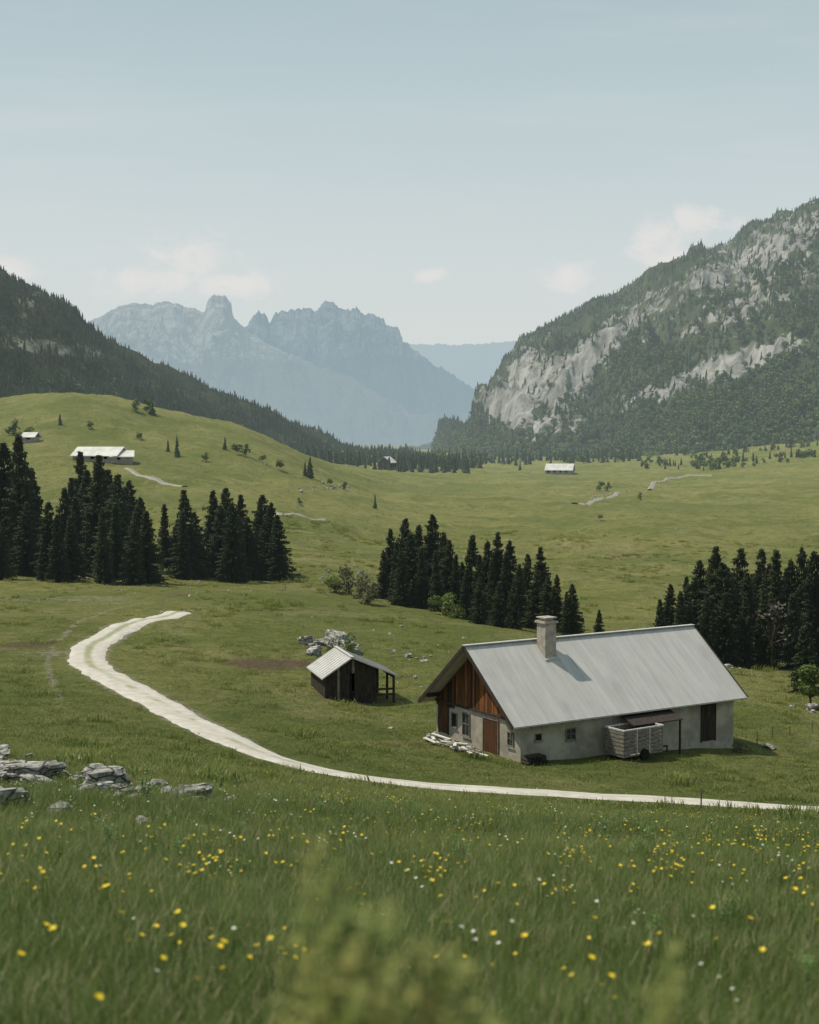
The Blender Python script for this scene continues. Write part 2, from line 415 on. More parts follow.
def leafball(seed,n,size,lumps,mat,bare=False,h=1.,w=.5,trunk=True,zlo=.3):
    r=random.Random(seed);v=[];f=[]
    L=[]
    for k in range(lumps):
        a=r.random()*6.283;q=w*.62*math.sqrt(r.random());z=h*(zlo+(1-zlo-.12)*r.random())
        L.append((math.cos(a)*q,math.sin(a)*q,z,w*(.30+.25*r.random())))
    for k in range(n):
        l=L[k%lumps];d=Vector((r.gauss(0,1),r.gauss(0,1),r.gauss(0,1))).normalized()*l[3]*(.55+.5*r.random()**.5)
        p=Vector(l[:3])+Vector((d.x,d.y,d.z*.85))
        a=Vector((r.gauss(0,1),r.gauss(0,1),r.gauss(0,.6))).normalized();b=a.cross(d.normalized()+Vector((0,0,.3)))
        if b.length<.01:continue
        b=b.normalized();s=size*(.6+.8*r.random());i=len(v)
        v+=[tuple(p-a*s),tuple(p+b*s*.55),tuple(p+a*s),tuple(p-b*s*.55)];f.append((i,i+1,i+2,i+3))
    nf=len(f)
    if trunk:
        mb=MB();mb.cyl((0,0,-.15*h),(0,0,h*.45),.035*h,.022*h,6)
        for l in L:mb.cyl((0,0,h*(.18+.25*r.random())),l[:3],.016*h,.004*h,5)
        o=len(v);v+=mb.v
        for q in mb.f:
            if len(q)==4:f.append(tuple(o+k for k in q))
    me=bpy.data.meshes.new('leafy_%d'%seed);me.from_pydata(v,[],f);me.update();me.materials.append(mat);me.materials.append(M_BARK)
    mi=np.zeros(len(f),np.int32);mi[nf:]=1;me.polygons.foreach_set('material_index',mi);return me
def farleaf(seed,mat):
    return leafball(seed,150,.10,7,mat,h=1.,w=.45,trunk=False,zlo=.2)
def clump(seed,n,rad,h0,h1,w,mat=M_GR,pw=2.):
    r=random.Random(seed);v=[];f=[];rn=[];hg=[]
    for k in range(n):
        a=r.random()*6.283;q=rad*math.sqrt(r.random());x,y=math.cos(a)*q,math.sin(a)*q
        h=h0+(h1-h0)*r.random()**pw;b=r.random()*6.283;le=h*(.15+.6*r.random());ww=w*(.6+.8*r.random())
        dx,dy=math.cos(b),math.sin(b);px,py=-dy*ww/2,dx*ww/2;i=len(v);R=r.random()
        v+=[(x-px,y-py,-.05),(x+px,y+py,-.05),(x+px*.8+dx*le*.3,y+py*.8+dy*le*.3,h*.6),(x-px*.8+dx*le*.3,y-py*.8+dy*le*.3,h*.6),(x+dx*le,y+dy*le,h*(1-.1*r.random()))]
        f+=[(i,i+1,i+2),(i,i+2,i+3),(i+3,i+2,i+4)];rn+=[R]*5;hg+=[0,0,.6,.6,1]
    me=np_mesh('tuft_%d'%seed,v,f,{'rnd':rn,'hgt':hg});me.materials.append(mat);return me
def scatter(name,meshes,pts,scl,rz,idx,tilt=.0):
    c=bpy.data.collections.new(name+'_parts')
    for k,m in enumerate(meshes):
        o=bpy.data.objects.new('%s_part_%02d'%(name,k),m);c.objects.link(o)
    n=len(pts);me=bpy.data.meshes.new(name);me.vertices.add(n);me.vertices.foreach_set('co',np.asarray(pts,np.float32).ravel())
    a=me.attributes.new('scl','FLOAT','POINT');a.data.foreach_set('value',np.asarray(scl,np.float32))
    rv=np.stack([rng.normal(0,tilt,n) if tilt else np.zeros(n),rng.normal(0,tilt,n) if tilt else np.zeros(n),np.asarray(rz)],-1).astype(np.float32)
    a=me.attributes.new('rot','FLOAT_VECTOR','POINT');a.data.foreach_set('vector',rv.ravel())
    a=me.attributes.new('idx','INT','POINT');a.data.foreach_set('value',np.asarray(idx,np.int32))
    o=bpy.data.objects.new(name,me);col.objects.link(o)
    g=bpy.data.node_groups.new(name+'_gn','GeometryNodeTree')
    g.interface.new_socket('Geometry',in_out='INPUT',socket_type='NodeSocketGeometry')
    g.interface.new_socket('Geometry',in_out='OUTPUT',socket_type='NodeSocketGeometry')
    gi=g.nodes.new('NodeGroupInput');go=g.nodes.new('NodeGroupOutput')
    ci=g.nodes.new('GeometryNodeCollectionInfo');ci.inputs['Collection'].default_value=c
    ci.inputs['Separate Children'].default_value=True;ci.inputs['Reset Children'].default_value=True
    ip=g.nodes.new('GeometryNodeInstanceOnPoints');ip.inputs['Pick Instance'].default_value=True
    def na(nm,t):
        x=g.nodes.new('GeometryNodeInputNamedAttribute');x.data_type=t;x.inputs['Name'].default_value=nm;return x.outputs['Attribute']
    g.links.new(gi.outputs[0],ip.inputs['Points']);g.links.new(ci.outputs[0],ip.inputs['Instance'])
    g.links.new(na('idx','INT'),ip.inputs['Instance Index']);g.links.new(na('rot','FLOAT_VECTOR'),ip.inputs['Rotation'])
    g.links.new(na('scl','FLOAT'),ip.inputs['Scale']);g.links.new(ip.outputs[0],go.inputs[0])
    md=o.modifiers.new('scatter','NODES');md.node_group=g
    return o
# ---------------------------------------------------------------- near trees
def place_tree(u,vt,d,meshes=SP,name='spruce_tree',h0=12.,wide=1.):
    x=ray(u,vt)[0]*d;z=float(H(x,d));h=P(u,vt,d)[2]-z
    o=add(name,random.choice(meshes),loc=(x,d,z-.15));s=max(.1,h/h0)
    ws=s*wide*random.uniform(.85,1.15)
    o.scale=(ws,ws,s);o.rotation_euler=(random.gauss(0,.02),random.gauss(0,.02),random.random()*6.28)
    return o
A=[(-22,452),(-8,470),(4,440),(10,462),(19,433),(29,466),(37,478),(47,500),(58,512),(64,486),(71,476),(80,450),(86,468),(93,453),(100,466),(108,468),(117,472),(124,485),(131,478),(139,495),(147,508),
   (102,505),(115,500),(70,515),(2,518),(-12,505),(25,500),(-35,470),(-50,455),(14,480),(33,495),(76,495),(90,490),(106,488),(121,500),(133,510)]
for u,v in A:place_tree(u,v,random.uniform(198,228) if v<500 else random.uniform(184,196),wide=1.0)
B=[(165,502),(178,518),(187,488),(194,510),(212,489),(219,503),(225,486),(232,500),(240,493),(247,515),(258,505),(264,493),(272,500),(280,513),(183,508),(222,515),(236,512),(268,512)]
for u,v in B:place_tree(u,v,random.uniform(196,214),wide=1.0)
C=[(383,548,182),(390,527,184),(397,540,178),(406,516,186),(411,530,178),(417,522,184),(427,530,188),(434,512,182),(441,530,178),(449,538,174),(455,552,170),(462,560,176),(469,532,176),(477,552,170),(486,538,172),(492,556,166),(498,530,172),(506,548,166),(513,538,168),(520,562,162),(529,552,165),(537,568,160),(541,545,166),(549,574,158),(557,572,158),(566,590,156),(574,582,156),(599,608,150),(480,575,160),(500,580,158),(515,578,157),(402,548,174),(422,545,174),(437,548,170),(466,570,165)]
for u,v,d in C:place_tree(u,v,d,wide=.95)
Dd=[(662,597),(670,582),(680,588),(688,574),(699,558),(708,566),(715,544),(722,560),(729,566),(739,546),(747,570),(754,580),(763,547),(770,560),(777,546),(786,566),(792,556),(801,544),(809,560),(817,549),(828,552),(840,544),(855,550),(870,560),(725,590),(745,595),(690,600),(705,590),(735,575),(765,585),(795,590)]
for u,v in Dd:place_tree(u,v,random.uniform(146,166) if v<585 else 144,wide=.95)
place_tree(805,622,122,wide=1.1)
BR=[leafball(50+k,1100,.05,12,M_BROAD,h=1.,w=.34,zlo=.35) for k in range(2)]
BU=[leafball(60+k,900,.05,8,M_BROAD,h=1.,w=.6,zlo=.2) for k in range(2)]
M_SHR=foliage('shrub_foliage',(.08,.085,.04),(.15,.15,.075),1.2,.2)
BU2=[leafball(70+k,700,.05,9,M_SHR,h=1.,w=.6,zlo=.15) for k in range(2)]
BT=[leafball(80,260,.03,9,M_BARE,h=1.,w=.4,zlo=.3)]
for u,v,d,ms,nm,w in[(811,662,114,BR,'sapling_tree',.9),(443,590,166,BU,'green_shrub',1.1),(349,562,182,BU2,'shrub',.7),(360,570,178,BU2,'shrub',.9),(335,573,182,BU,'green_shrub',1.1),(368,578,172,BU2,'shrub',1.1),
    (772,600,143,BT,'bare_tree',1.0),(741,738,90.5,BU2,'shrub',1.3),(347,632,113,BU,'green_shrub',.5),(338,636,113,BU2,'shrub',.6),(456,604,164,BU,'green_shrub',1.3)]:
    place_tree(u,v,d,ms,nm,1.,w)
FS=[farspruce(k,M_FARSPR,1.,.15+.03*(k%3)) for k in range(6)]
FB=[farleaf(200+k,M_FARBR) for k in range(4)]
pts=[];sc=[];ix=[]
def fp(u,v,h,kind=0):
    p=hit(u,v);pts.append(p);sc.append(h);ix.append(int(rng.integers(0,6)) if kind==0 else 6+int(rng.integers(0,4)))
for u,v,h,k in[(177,458,7,0),(168,452,4,0),(135,412,5,1),(310,478,7,0),(305,476,5,0),(375,508,4,0),(238,455,5,1),(245,456,4,1),(30,440,5,1),(12,436,6,1),(148,412,6,1),(152,415,7,0),(280,470,4,1),(640,500,3,1),(600,520,2,1),(300,505,2,1),(205,462,3,1),(90,430,3,1),(60,425,4,0),(330,486,3,1),(344,490,3,1),(600,492,5,1),(607,491,4,1),(520,470,8,0),(225,450,4,0),(262,462,3,1),(140,440,3,1)]:
    fp(u,v,h,k)
for k in range(2600):
    u=rng.uniform(-100,1100);d=rng.uniform(1080,1700)
    if 480<u<640 and d<1250 :continue
    if u>640 and (perlin(u/45.,d/180.,3)>-.15 or d<1280):continue
    if perlin(u/60.,d/250.,8)>.3:continue
    x=(u-CX)/F*d;pts.append((x,d,float(H(x,d))));sc.append(rng.uniform(6,13));ix.append(int(rng.integers(0,6)) if rng.random()<.8 else 6+int(rng.integers(0,4)))
for cu,cd,su,sdp,n in[(722,900,14,22,24),(700,985,22,14,26),(790,900,20,10,24),(655,1010,10,14,10),(740,1120,40,16,30)]:
    for k in range(n):
        u=rng.normal(cu,su);d=rng.normal(cd,sdp);x=(u-CX)/F*d;pts.append((x,d,float(H(x,d))));sc.append(rng.uniform(3,8));ix.append(int(rng.integers(0,6)) if rng.random()<.5 else 6+int(rng.integers(0,4)))
for k in range(300):
    u=rng.uniform(260,470);d=rng.uniform(950,1250)
    x=(u-CX)/F*d;pts.append((x,d,float(H(x,d))));sc.append(rng.uniform(6,12));ix.append(int(rng.integers(0,6)))
scatter('distant_trees',FS+FB,pts,sc,rng.uniform(0,6.28,len(pts)),ix)
print('trees',time.time()-T0)
# ---------------------------------------------------------------- mountains
def mtn_mat(name,base,base2,rock,rock2,L=7000,scale=1.,rscale=1.,hz=HAZE,low=None,thr=(.38,.62)):
    m,nt=new_mat(name)
    pos=nd(nt,'ShaderNodeNewGeometry').outputs['Position']
    n=noise(nt,.012*scale,7,.7,pos,.4);n2=noise(nt,.03*scale,6,.75,pos,.5)
    c=mix(nt,mrange(nt,n,.38,.62),base,base2)
    sv=nd(nt,'ShaderNodeMapping',{'Vector':pos,'Scale':(1,1,.35)}).outputs[0]
    nr=noise(nt,.03*rscale,8,.75,sv,.8)
    r=mix(nt,mrange(nt,nr,.36,.64),rock,rock2)
    a=nd(nt,'ShaderNodeAttribute',attribute_name='rock').outputs['Fac']
    k=mrange(nt,math_(nt,'ADD',a,math_(nt,'MULTIPLY',math_(nt,'SUBTRACT',n2,.5),2.0)),*thr)
    c=mix(nt,k,c,r)
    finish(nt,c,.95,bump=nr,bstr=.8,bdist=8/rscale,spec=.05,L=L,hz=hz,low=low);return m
def mountain(name,prof,ns,nt_,mat,amp,freq,g=1.15,jag=0,seed=0,rockf=None,gully=0,gfreq=10,back=.8,drop=10,smooth=True,vo=0):
    pr=np.array(prof,float);n=len(pr);pr[:,1]+=vo
    s0=np.concatenate([[0],np.cumsum(np.abs(np.diff(pr[:,0]))+np.abs(np.diff(pr[:,1]))*.6)]);s0/=s0[-1]
    s=np.linspace(0,1,ns)
    Rp=np.array([P(a,b,c) for a,b,c in pr[:,:3]]);Bp=np.array([P(a,b,c) for a,b,c in pr[:,3:]])
    R=np.stack([np.interp(s,s0,Rp[:,k]) for k in range(3)],-1);B=np.stack([np.interp(s,s0,Bp[:,k]) for k in range(3)],-1)
    B[:,2]-=drop
    t=np.linspace(0,1,nt_);tb=np.linspace(0,1,nt_//4)[1:]
    front=B[None]+(R-B)[None]*t[:,None,None]
    front[:,:,2]=B[None,:,2]+(R[:,2]-B[:,2])[None]*(t**g)[:,None]
    w=np.sin(np.pi*np.clip(t,0,1))**.7+.0
    X,Y=front[:,:,0],front[:,:,1]
    S=np.broadcast_to(s[None],X.shape);Tt=np.broadcast_to(t[:,None],X.shape)
    nz=fbm(X*freq,Y*freq,6,seed,True,.55)
    front[:,:,2]+=amp*(nz-.25)*w[:,None]
    if gully:
        gz=fbm(S*gfreq+Tt*.6,Tt*1.5+S*3,6,seed+30,True,.6)
        front[:,:,2]+=gully*(gz-.2)*w[:,None]
        front[:,:,0]+=gully*.4*fbm(S*gfreq*2,Tt*6,4,seed+50)*w[:,None]
    sc_=fbm(s*60,s*0+.3,5,seed+7,False,.6)
    front[:,:,2]+=jag*sc_[None]*(t**6)[:,None]
    ridge=front[-1]
    dv=(R-B);dv[:,2]=0
    bk=ridge[None]+dv[None]*tb[:,None,None]*back
    bk[:,:,2]=ridge[None,:,2]-(ridge[:,2]-B[:,2])[None]*tb[:,None]
    bk[:,:,2]+=amp*.5*fbm(bk[:,:,0]*freq,bk[:,:,1]*freq,4,seed+2)*np.sin(np.pi*tb)[:,None]
    Aall=np.concatenate([front,bk],0)
    rk=np.zeros(Aall.shape[:2])
    if rockf is not None:rk=rockf(Aall)
    me=np_mesh(name,Aall.reshape(-1,3),grid_faces(Aall.shape[0],ns),{'rock':rk.ravel()},smooth)
    o=add(name,me,mat)
    return front,rk[:nt_]
def ell(u,v,cu,cv,ru,rv,ang):
    a=math.radians(ang);du=u-cu;dv=-(v-cv);x=du*math.cos(a)+dv*math.sin(a);y=-du*math.sin(a)+dv*math.cos(a)
    return np.exp(-((x/ru)**2+(y/rv)**2))
def rockR(A):
    u,v=proj(A[:,:,0],A[:,:,1],A[:,:,2])
    m=.85*ell(u,v,520,380,22,50,-25)+.80*ell(u,v,575,372,56,19,48)+.72*ell(u,v,498,405,15,34,60)+1.0*ell(u,v,745,360,78,14,20)+.58*ell(u,v,790,238,84,34,28)+.46*ell(u,v,700,282,70,20,28)+.46*ell(u,v,640,400,64,15,25)+.48*ell(u,v,770,300,64,18,30)+.5*ell(u,v,560,420,50,14,30)+.42*ell(u,v,620,330,60,16,35)+.4*ell(u,v,690,330,60,14,25)
    st=fbm((u+v*.6)/20.,(v-u*.2)/8.,5,77,gain=.68)
    return np.clip(m+.58*st,0,1)
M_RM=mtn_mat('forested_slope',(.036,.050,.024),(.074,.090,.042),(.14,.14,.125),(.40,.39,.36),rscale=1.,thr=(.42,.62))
RM=[(440,466,2700,430,466,2600),(462,448,2550,446,466,2300),(472,432,2500,455,467,2150),(487,402,2500,470,468,2000),(503,372,2500,490,469,1900),(520,344,2500,518,470,1800),
(545,323,2500,560,470,1700),(590,303,2550,620,466,1600),(640,281,2600,660,461,1500),(700,254,2650,710,454,1450),(760,226,2650,770,446,1400),(819,196,2650,819,438,1350),(900,160,2700,900,430,1300),(1050,120,2700,1050,425,1200),(1500,110,2500,1600,420,1000),(1900,140,2300,2100,420,900)]
fr,rk=mountain('forested_mountain',RM,620,240,M_RM,95,1/420.,g=1.05,jag=14,seed=5,rockf=rockR,gully=60,gfreq=16,vo=3)
def forest(name,fr,rk,n,hmin,hmax,rows,seed,broad_t=.0,dens=-.6,umin=-1e9,umax=1e9,rthr=.5,upk=.35):
    nr,ns,_=fr.shape
    i=rng.uniform(rows[0]*nr,rows[1]*nr-2,n);j=rng.uniform(0,ns-2,n)
    ii=i.astype(int);jj=j.astype(int);a=(i-ii)[:,None];b=(j-jj)[:,None]
    p=fr[ii,jj]*(1-a)*(1-b)+fr[ii+1,jj]*a*(1-b)+fr[ii,jj+1]*(1-a)*b+fr[ii+1,jj+1]*a*b
    r=rk[ii,jj]
    u,v=proj(p[:,0],p[:,1],p[:,2])
    dn=fbm(p[:,0]/160,p[:,1]/160,4,seed)
    up=i/nr
    keep=(r+rng.normal(0,.16,n)<rthr)&(dn+.25*rng.normal(0,1,n)>dens+up*upk)&(u>umin)&(u<umax)
    p=p[keep];up=up[keep];m=len(p)
    sc=rng.uniform(hmin,hmax,m);sc=sc*(1-.4*up)
    br=(rng.random(m)<broad_t*np.clip(1.4-up*2.6,0,1))|(fbm(p[:,0]/120,p[:,1]/120,3,seed+4)*broad_t>.24)
    ix=np.where(br,6+rng.integers(0,4,m),rng.integers(0,6,m))
    sc=np.where(br,sc*.85,sc)
    p=p-np.array([0,0,1.5])
    scatter(name,FS+FB,p,sc,rng.uniform(0,6.28,m),ix)
    print(name,m)
forest('mountain_forest',fr,rk,66000,9,16,(0.0,1.0),31,.7,-.34,umin=420,umax=1000,rthr=.52,upk=.46)
M_LM=mtn_mat('dark_forested_slope',(.020,.030,.015),(.042,.055,.026),(.10,.11,.08),(.22,.225,.18),thr=(.5,.75))
LM=[(-1500,150,900,-1500,440,450),(-500,160,950,-500,440,600),(-200,190,1000,-200,440,650),(-60,235,1100,-60,442,700),(0,264,1150,0,443,720),(40,287,1200,60,446,760),(80,322,1250,120,448,800),(130,351,1300,170,452,850),(180,374,1400,220,456,920),(230,404,1500,270,460,1000),(290,436,1650,330,464,1150),(350,456,1800,380,466,1400),(410,465,2000,430,467,1700)]
def rockL(A):
    u,v=proj(A[:,:,0],A[:,:,1],A[:,:,2])
    m=.85*ell(u,v,65,350,60,10,-10)+.5*ell(u,v,25,305,35,20,-30)+.4*ell(u,v,10,350,30,20,0)
    return np.clip(m+.4*fbm(u/14.,v/8.,4,87),0,1)
fl,rl=mountain('dark_mountain',LM,460,150,M_LM,40,1/260.,g=1.1,jag=7,seed=15,rockf=rockL,gully=15,vo=4)
forest('dark_mountain_forest',fl,rl,36000,5.5,11,(0.0,1.0),41,.05,-.55,umin=-400,umax=460,rthr=.62)
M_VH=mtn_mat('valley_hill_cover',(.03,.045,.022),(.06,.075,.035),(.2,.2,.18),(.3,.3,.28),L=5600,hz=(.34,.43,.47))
VH=[(200,446,5200,180,455,4200),(300,452,4800,290,456,3900),(380,456,4400,370,458,3600),(410,450,4400,400,458,3500),(440,441,4500,430,459,3400),(470,432,4600,470,459,3400),(520,420,4700,520,459,3400),(600,410,4700,600,459,3400)]
mountain('valley_hill',VH,160,40,M_VH,40,1/500.,g=1.,jag=10,seed=25,drop=15)
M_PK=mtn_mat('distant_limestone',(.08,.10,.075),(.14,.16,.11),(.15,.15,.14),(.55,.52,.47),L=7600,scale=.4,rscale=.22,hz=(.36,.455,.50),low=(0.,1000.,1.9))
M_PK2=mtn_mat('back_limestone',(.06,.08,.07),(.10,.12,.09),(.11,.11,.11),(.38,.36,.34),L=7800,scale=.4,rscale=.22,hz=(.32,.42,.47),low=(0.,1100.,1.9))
def rockP(A):
    z=A[:,:,2];u,v=proj(A[:,:,0],A[:,:,1],z)
    return np.clip(.95-(v-300)/95.+.6*fbm(A[:,:,0]/500,z/300,4,91),0,1)
PB=[(120,400,13500,150,450,9500),(180,370,13000,190,450,9500),(225,345,12500,225,450,9500),(246,329,12000,240,450,9500),(251,316,12000,246,450,9500),(259,310,12000,254,450,9500),(266,317,12000,262,450,9500),(269,322,12000,268,450,9500),(276,314,12000,278,450,9500),(290,309,12000,290,450,9500),(303,306,12000,303,450,9500),(314,311,12000,314,450,9500),(322,303,12000,324,450,9500),(334,302,12000,336,450,9500),(342,308,12000,344,450,9500),(353,306,12000,354,450,9500),(364,314,12000,366,450,9500),(378,315,12000,380,450,9500),(388,325,12000,392,450,9500),(398,329,12000,402,450,9500),(401,341,12000,412,450,9500),(425,358,12000,430,450,9500),(455,378,12000,450,450,9500),(485,398,12000,470,450,9500),(520,425,12000,500,450,9500),(570,448,12000,530,450,9500)]
mountain('jagged_mountain',PB,520,130,M_PK2,170,1/1500.,g=1.3,jag=65,seed=35,rockf=rockP,gully=200,gfreq=16,smooth=False)
PA=[(-100,395,10500,-80,450,7000),(30,350,10000,40,450,7000),(80,325,9600,85,450,7000),(100,316,9500,105,450,7000),(118,307,9500,120,450,7000),(140,303,9500,140,450,7000),(152,306,9500,152,450,7000),(165,301,9500,165,450,7000),(190,309,9500,186,450,7000),(205,312,9500,198,450,7000),(209,301,9500,202,450,7000),(214,296,9500,207,450,7000),(224,295,9500,216,450,7000),(231,302,9500,222,450,7000),(233,317,9500,226,450,7000),(246,329,9400,245,450,7000),(262,342,9300,268,450,7000),(290,353,9200,300,451,6900),(330,372,9000,340,451,6800),(370,396,8700,380,452,6700),(410,420,8400,415,452,6600),(450,443,8000,450,453,6500),(480,452,7800,480,453,6500)]
mountain('rocky_peak',PA,520,130,M_PK,130,1/1200.,g=1.25,jag=30,seed=45,rockf=rockP,gully=190,gfreq=13,smooth=False)
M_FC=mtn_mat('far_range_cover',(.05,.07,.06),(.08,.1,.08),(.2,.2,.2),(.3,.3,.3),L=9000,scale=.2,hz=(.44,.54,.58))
PC=[(300,352,24000,300,447,19000),(380,347,24000,380,447,19000),(420,344,24000,420,447,19000),(450,345,24000,450,447,19000),(490,343,24000,490,447,19000),(520,341,24000,520,447,19000),(560,338,24000,560,447,19000),(640,345,24000,640,447,19000)]
mountain('far_range',PC,200,40,M_FC,200,1/3000.,g=1.,jag=60,seed=55)
print('mountains',time.time()-T0)
# ---------------------------------------------------------------- house
M_PL=simple('weathered_plaster',(.27,.24,.195),(.42,.385,.32),.9,.95,bump=.3)
def metal_roof(name,a,b):
    m,nt=new_mat(name);vec=nd(nt,'ShaderNodeTexCoord').outputs['Object']
    st=nd(nt,'ShaderNodeMapping',{'Vector':vec,'Scale':(2.2,.25,.25)}).outputs[0]
    n=noise(nt,1.1,6,.65,st);n2=noise(nt,.35,4,.6,vec);n3=noise(nt,6.,3,.6,vec)
    c=mix(nt,mrange(nt,n,.35,.68),a,b);c=mix(nt,mrange(nt,n2,.5,.75,0,.45),c,tuple(k*.78 for k in a))
    c=mix(nt,mrange(nt,n3,.60,.8,0,.3),c,(.20,.17,.14))
    finish(nt,c,.7,bump=n,bstr=.12,bdist=.02,haze=False,metal=.05,spec=.3);return m
M_RF=metal_roof('weathered_metal_roof',(.385,.375,.36),(.455,.445,.43))
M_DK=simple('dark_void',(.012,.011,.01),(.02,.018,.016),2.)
M_GL=simple('window_glass',(.03,.035,.04),rough=.15,spec=.5)
M_WH=simple('white_frame_paint',(.6,.59,.55),(.45,.44,.4),5.)
M_WO=[simple('orange_plank',(.26,.095,.032),(.13,.05,.02),2.5,stretch=(1,4,.35),bump=.3),simple('brown_plank',(.12,.05,.022),(.055,.028,.016),2.5,stretch=(1,4,.35),bump=.3),simple('dark_plank',(.035,.024,.018),(.018,.014,.011),2.5,stretch=(1,4,.35),bump=.3)]
M_GW=simple('grey_wood',(.25,.225,.19),(.13,.115,.10),3.,stretch=(1,1,4),bump=.3)
M_DW=simple('old_dark_wood',(.055,.045,.036),(.026,.022,.018),3.,stretch=(3,3,.5),bump=.4)
M_CH=simple('chimney_render',(.42,.37,.31),(.28,.245,.21),2.5,bump=.3)
def empty(name,loc,rz=0):
    e=bpy.data.objects.new(name,None);col.objects.link(e);e.location=loc;e.rotation_euler=(0,0,rz);return e
hp=P(513,727,82)
ANG=math.atan2(.53,.848)
house=empty('alpine_farmhouse',hp,ANG)
LX,WY,RZ=18.4,10.0,4.05
hw=WY/2;sl=RZ/hw
def par(name,mb,mats):return add(name,mb.mesh(name,mats),parent=house)
x0,x1,y0,y1=.95,LX-.6,.55,WY-.55
def rz(y):return (y if y<hw else WY-y)*sl
mb=MB();zt=-.18
mb.box(x0,x1,y0,y0+.45,-4.2,rz(y0)+zt)
mb.box(x0,x1,y1-.45,y1,-4.2,rz(y0)+zt)
for xa in(x0+.003,x1-.453):
    mb.prism([(xa,y0+.451,-4.2),(xa,y0+.451,rz(y0)+zt+.3),(xa,hw,RZ+zt-.03),(xa,y1-.451,rz(y0)+zt+.3),(xa,y1-.451,-4.2)],(.45,0,0),0)
par('walls',mb,[M_PL])
mb=MB()
for sgn in(0,1):
    f=(lambda y:y) if sgn==0 else (lambda y:WY-y)
    a=[(0,f(-.0),0),(0,f(hw),RZ),(0,f(hw),RZ-.14),(0,f(.0),-.14)]
    mb.prism(a,(LX,0,0),0)
par('roof_slabs',mb,[M_RF])
mb=MB();k=.02
while k<LX:
    for sgn in(0,1):
        ya,yb=(0.01,hw-.02) if sgn==0 else (WY-.01,hw+.02)
        mb.beam((k+.02,ya,rz(ya)+.012),(k+.02,yb,rz(yb)+.012),.03,.025)
    k+=.87
mb.beam((-.03,hw,RZ+.03),(LX+.03,hw,RZ+.03),.34,.05)
mb.beam((-.02,-.05,-.06),(LX,-.05,-.06),.11,.10)
par('roof_seams_and_gutter',mb,[M_RF])
mb=MB()
for xa in(-.035,LX+.035):
    mb.beam((xa,-.02,-.09),(xa,hw,RZ-.09),.05,.24);mb.beam((xa,WY+.02,-.09),(xa,hw,RZ-.09),.05,.24)
for ya in(.9,hw,WY-.9):mb.beam((.02,ya,rz(ya)-.28),(x0+.1,ya,rz(ya)-.28),.18,.2)
for k in range(24):mb.beam((.6+k*.76,.08,-.16+.0),(.6+k*.76,y0+.1,rz(y0)-.24),.09,.12)
par('bargeboards_and_rafters',mb,[M_DW])
mb=MB();y=y0+.05;r=random.Random(4)
while y<y1-.1:
    w=.2;yc=y+w/2;top=rz(yc)-.2-.1;lo=.12 if y<7.3 else -.2
    if top>lo+.05:
        dk=yc/WY;q=r.random()
        m=0 if q>.3+dk*.85 else(1 if q>dk*.45 else 2)  # weathered plank mix, darkened toward the back eave as painted shadow
        d=.05+.015*r.random()
        t2=rz(y+ .0)-.3;t3=rz(y+w-.012)-.3
        mb.prism([(x0-.002,y,lo),(x0-.002,y,max(lo+.02,t2)),(x0-.002,y+w-.012,max(lo+.02,t3)),(x0-.002,y+w-.012,lo)],(-d,0,0),m)
    y+=w
par('gable_planks',mb,M_WO)
mb=MB();mb.beam((x0-.06,y0,.06),(x0-.06,y1,.06),.1,.14);par('gable_beam',mb,[M_DW])
def opening(name,side,c,z0,z1,w,fm=M_WH,pm=M_DK,bars=True,door=False,t=.06):
    mb=MB()
    def bx(a0,a1,d0,d1,za,zb,m):
        if side=='g':mb.box(x0-d1,x0-d0,a0,a1,za,zb,m)
        else:mb.box(a0,a1,y0-d1,y0-d0,za,zb,m)
    bx(c-w/2,c+w/2,.004,.02,z0,z1,1)
    bx(c-w/2-t,c-w/2,.003,.07,z0-t,z1+t,0);bx(c+w/2,c+w/2+t,.003,.07,z0-t,z1+t,0)
    bx(c-w/2,c+w/2,.003,.065,z1,z1+t,0)
    if not door:bx(c-w/2-.12,c+w/2+.12,.071,.12,z0-t-.05,z0-t+.02,0)
    if bars and not door:
        bx(c-.02,c+.02,.021,.045,z0,z1,0);bx(c-w/2,c-.021,.022,.04,(z0+z1)/2-.02,(z0+z1)/2+.02,0);bx(c+.021,c+w/2,.022,.04,(z0+z1)/2-.02,(z0+z1)/2+.02,0)
    if door:
        n=int(w/.17)
        for k in range(n):bx(c-w/2+k*w/n+.006,c-w/2+(k+1)*w/n-.006,.021,.04,z0,z1,1)
    return add(name,mb.mesh(name,[fm,pm]),parent=house)
opening('door_boarded','g',8.6,-1.9,-.25,1.0,M_DW,M_WO[1],door=True)
opening('window_tall','g',6.1,-1.6,-.3,.7,M_GW,M_GL,t=.05)
opening('stable_window','g',7.4,-1.3,-.5,.5,M_GW,M_DK,bars=False,t=.05)
opening('barn_door','g',3.5,-2.3,-.25,1.5,M_GW,M_WO[1],door=True)
opening('window_small','g',1.5,-1.4,-.7,.5,M_GW,M_GL,t=.05)
opening('window','f',4.6,-1.3,-.7,.65,M_GW,M_GL,t=.05)
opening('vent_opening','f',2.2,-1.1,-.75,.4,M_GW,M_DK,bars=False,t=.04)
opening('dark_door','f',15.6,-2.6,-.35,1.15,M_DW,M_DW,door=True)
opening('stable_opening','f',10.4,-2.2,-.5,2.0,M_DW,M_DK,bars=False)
mb=MB()
mb.prism([(8.2,y0-.02,-.10),(12.1,y0-.02,-.10),(12.1,y0-1.5,-.62),(8.2,y0-1.5,-.62)],(0,0,-.06),0)
for xx in(8.35,11.95):mb.beam((xx,y0-1.4,-.7),(xx,y0-1.4,-3.4),.1)
par('awning',mb,[M_DW])
mb=MB();cx_=5.6
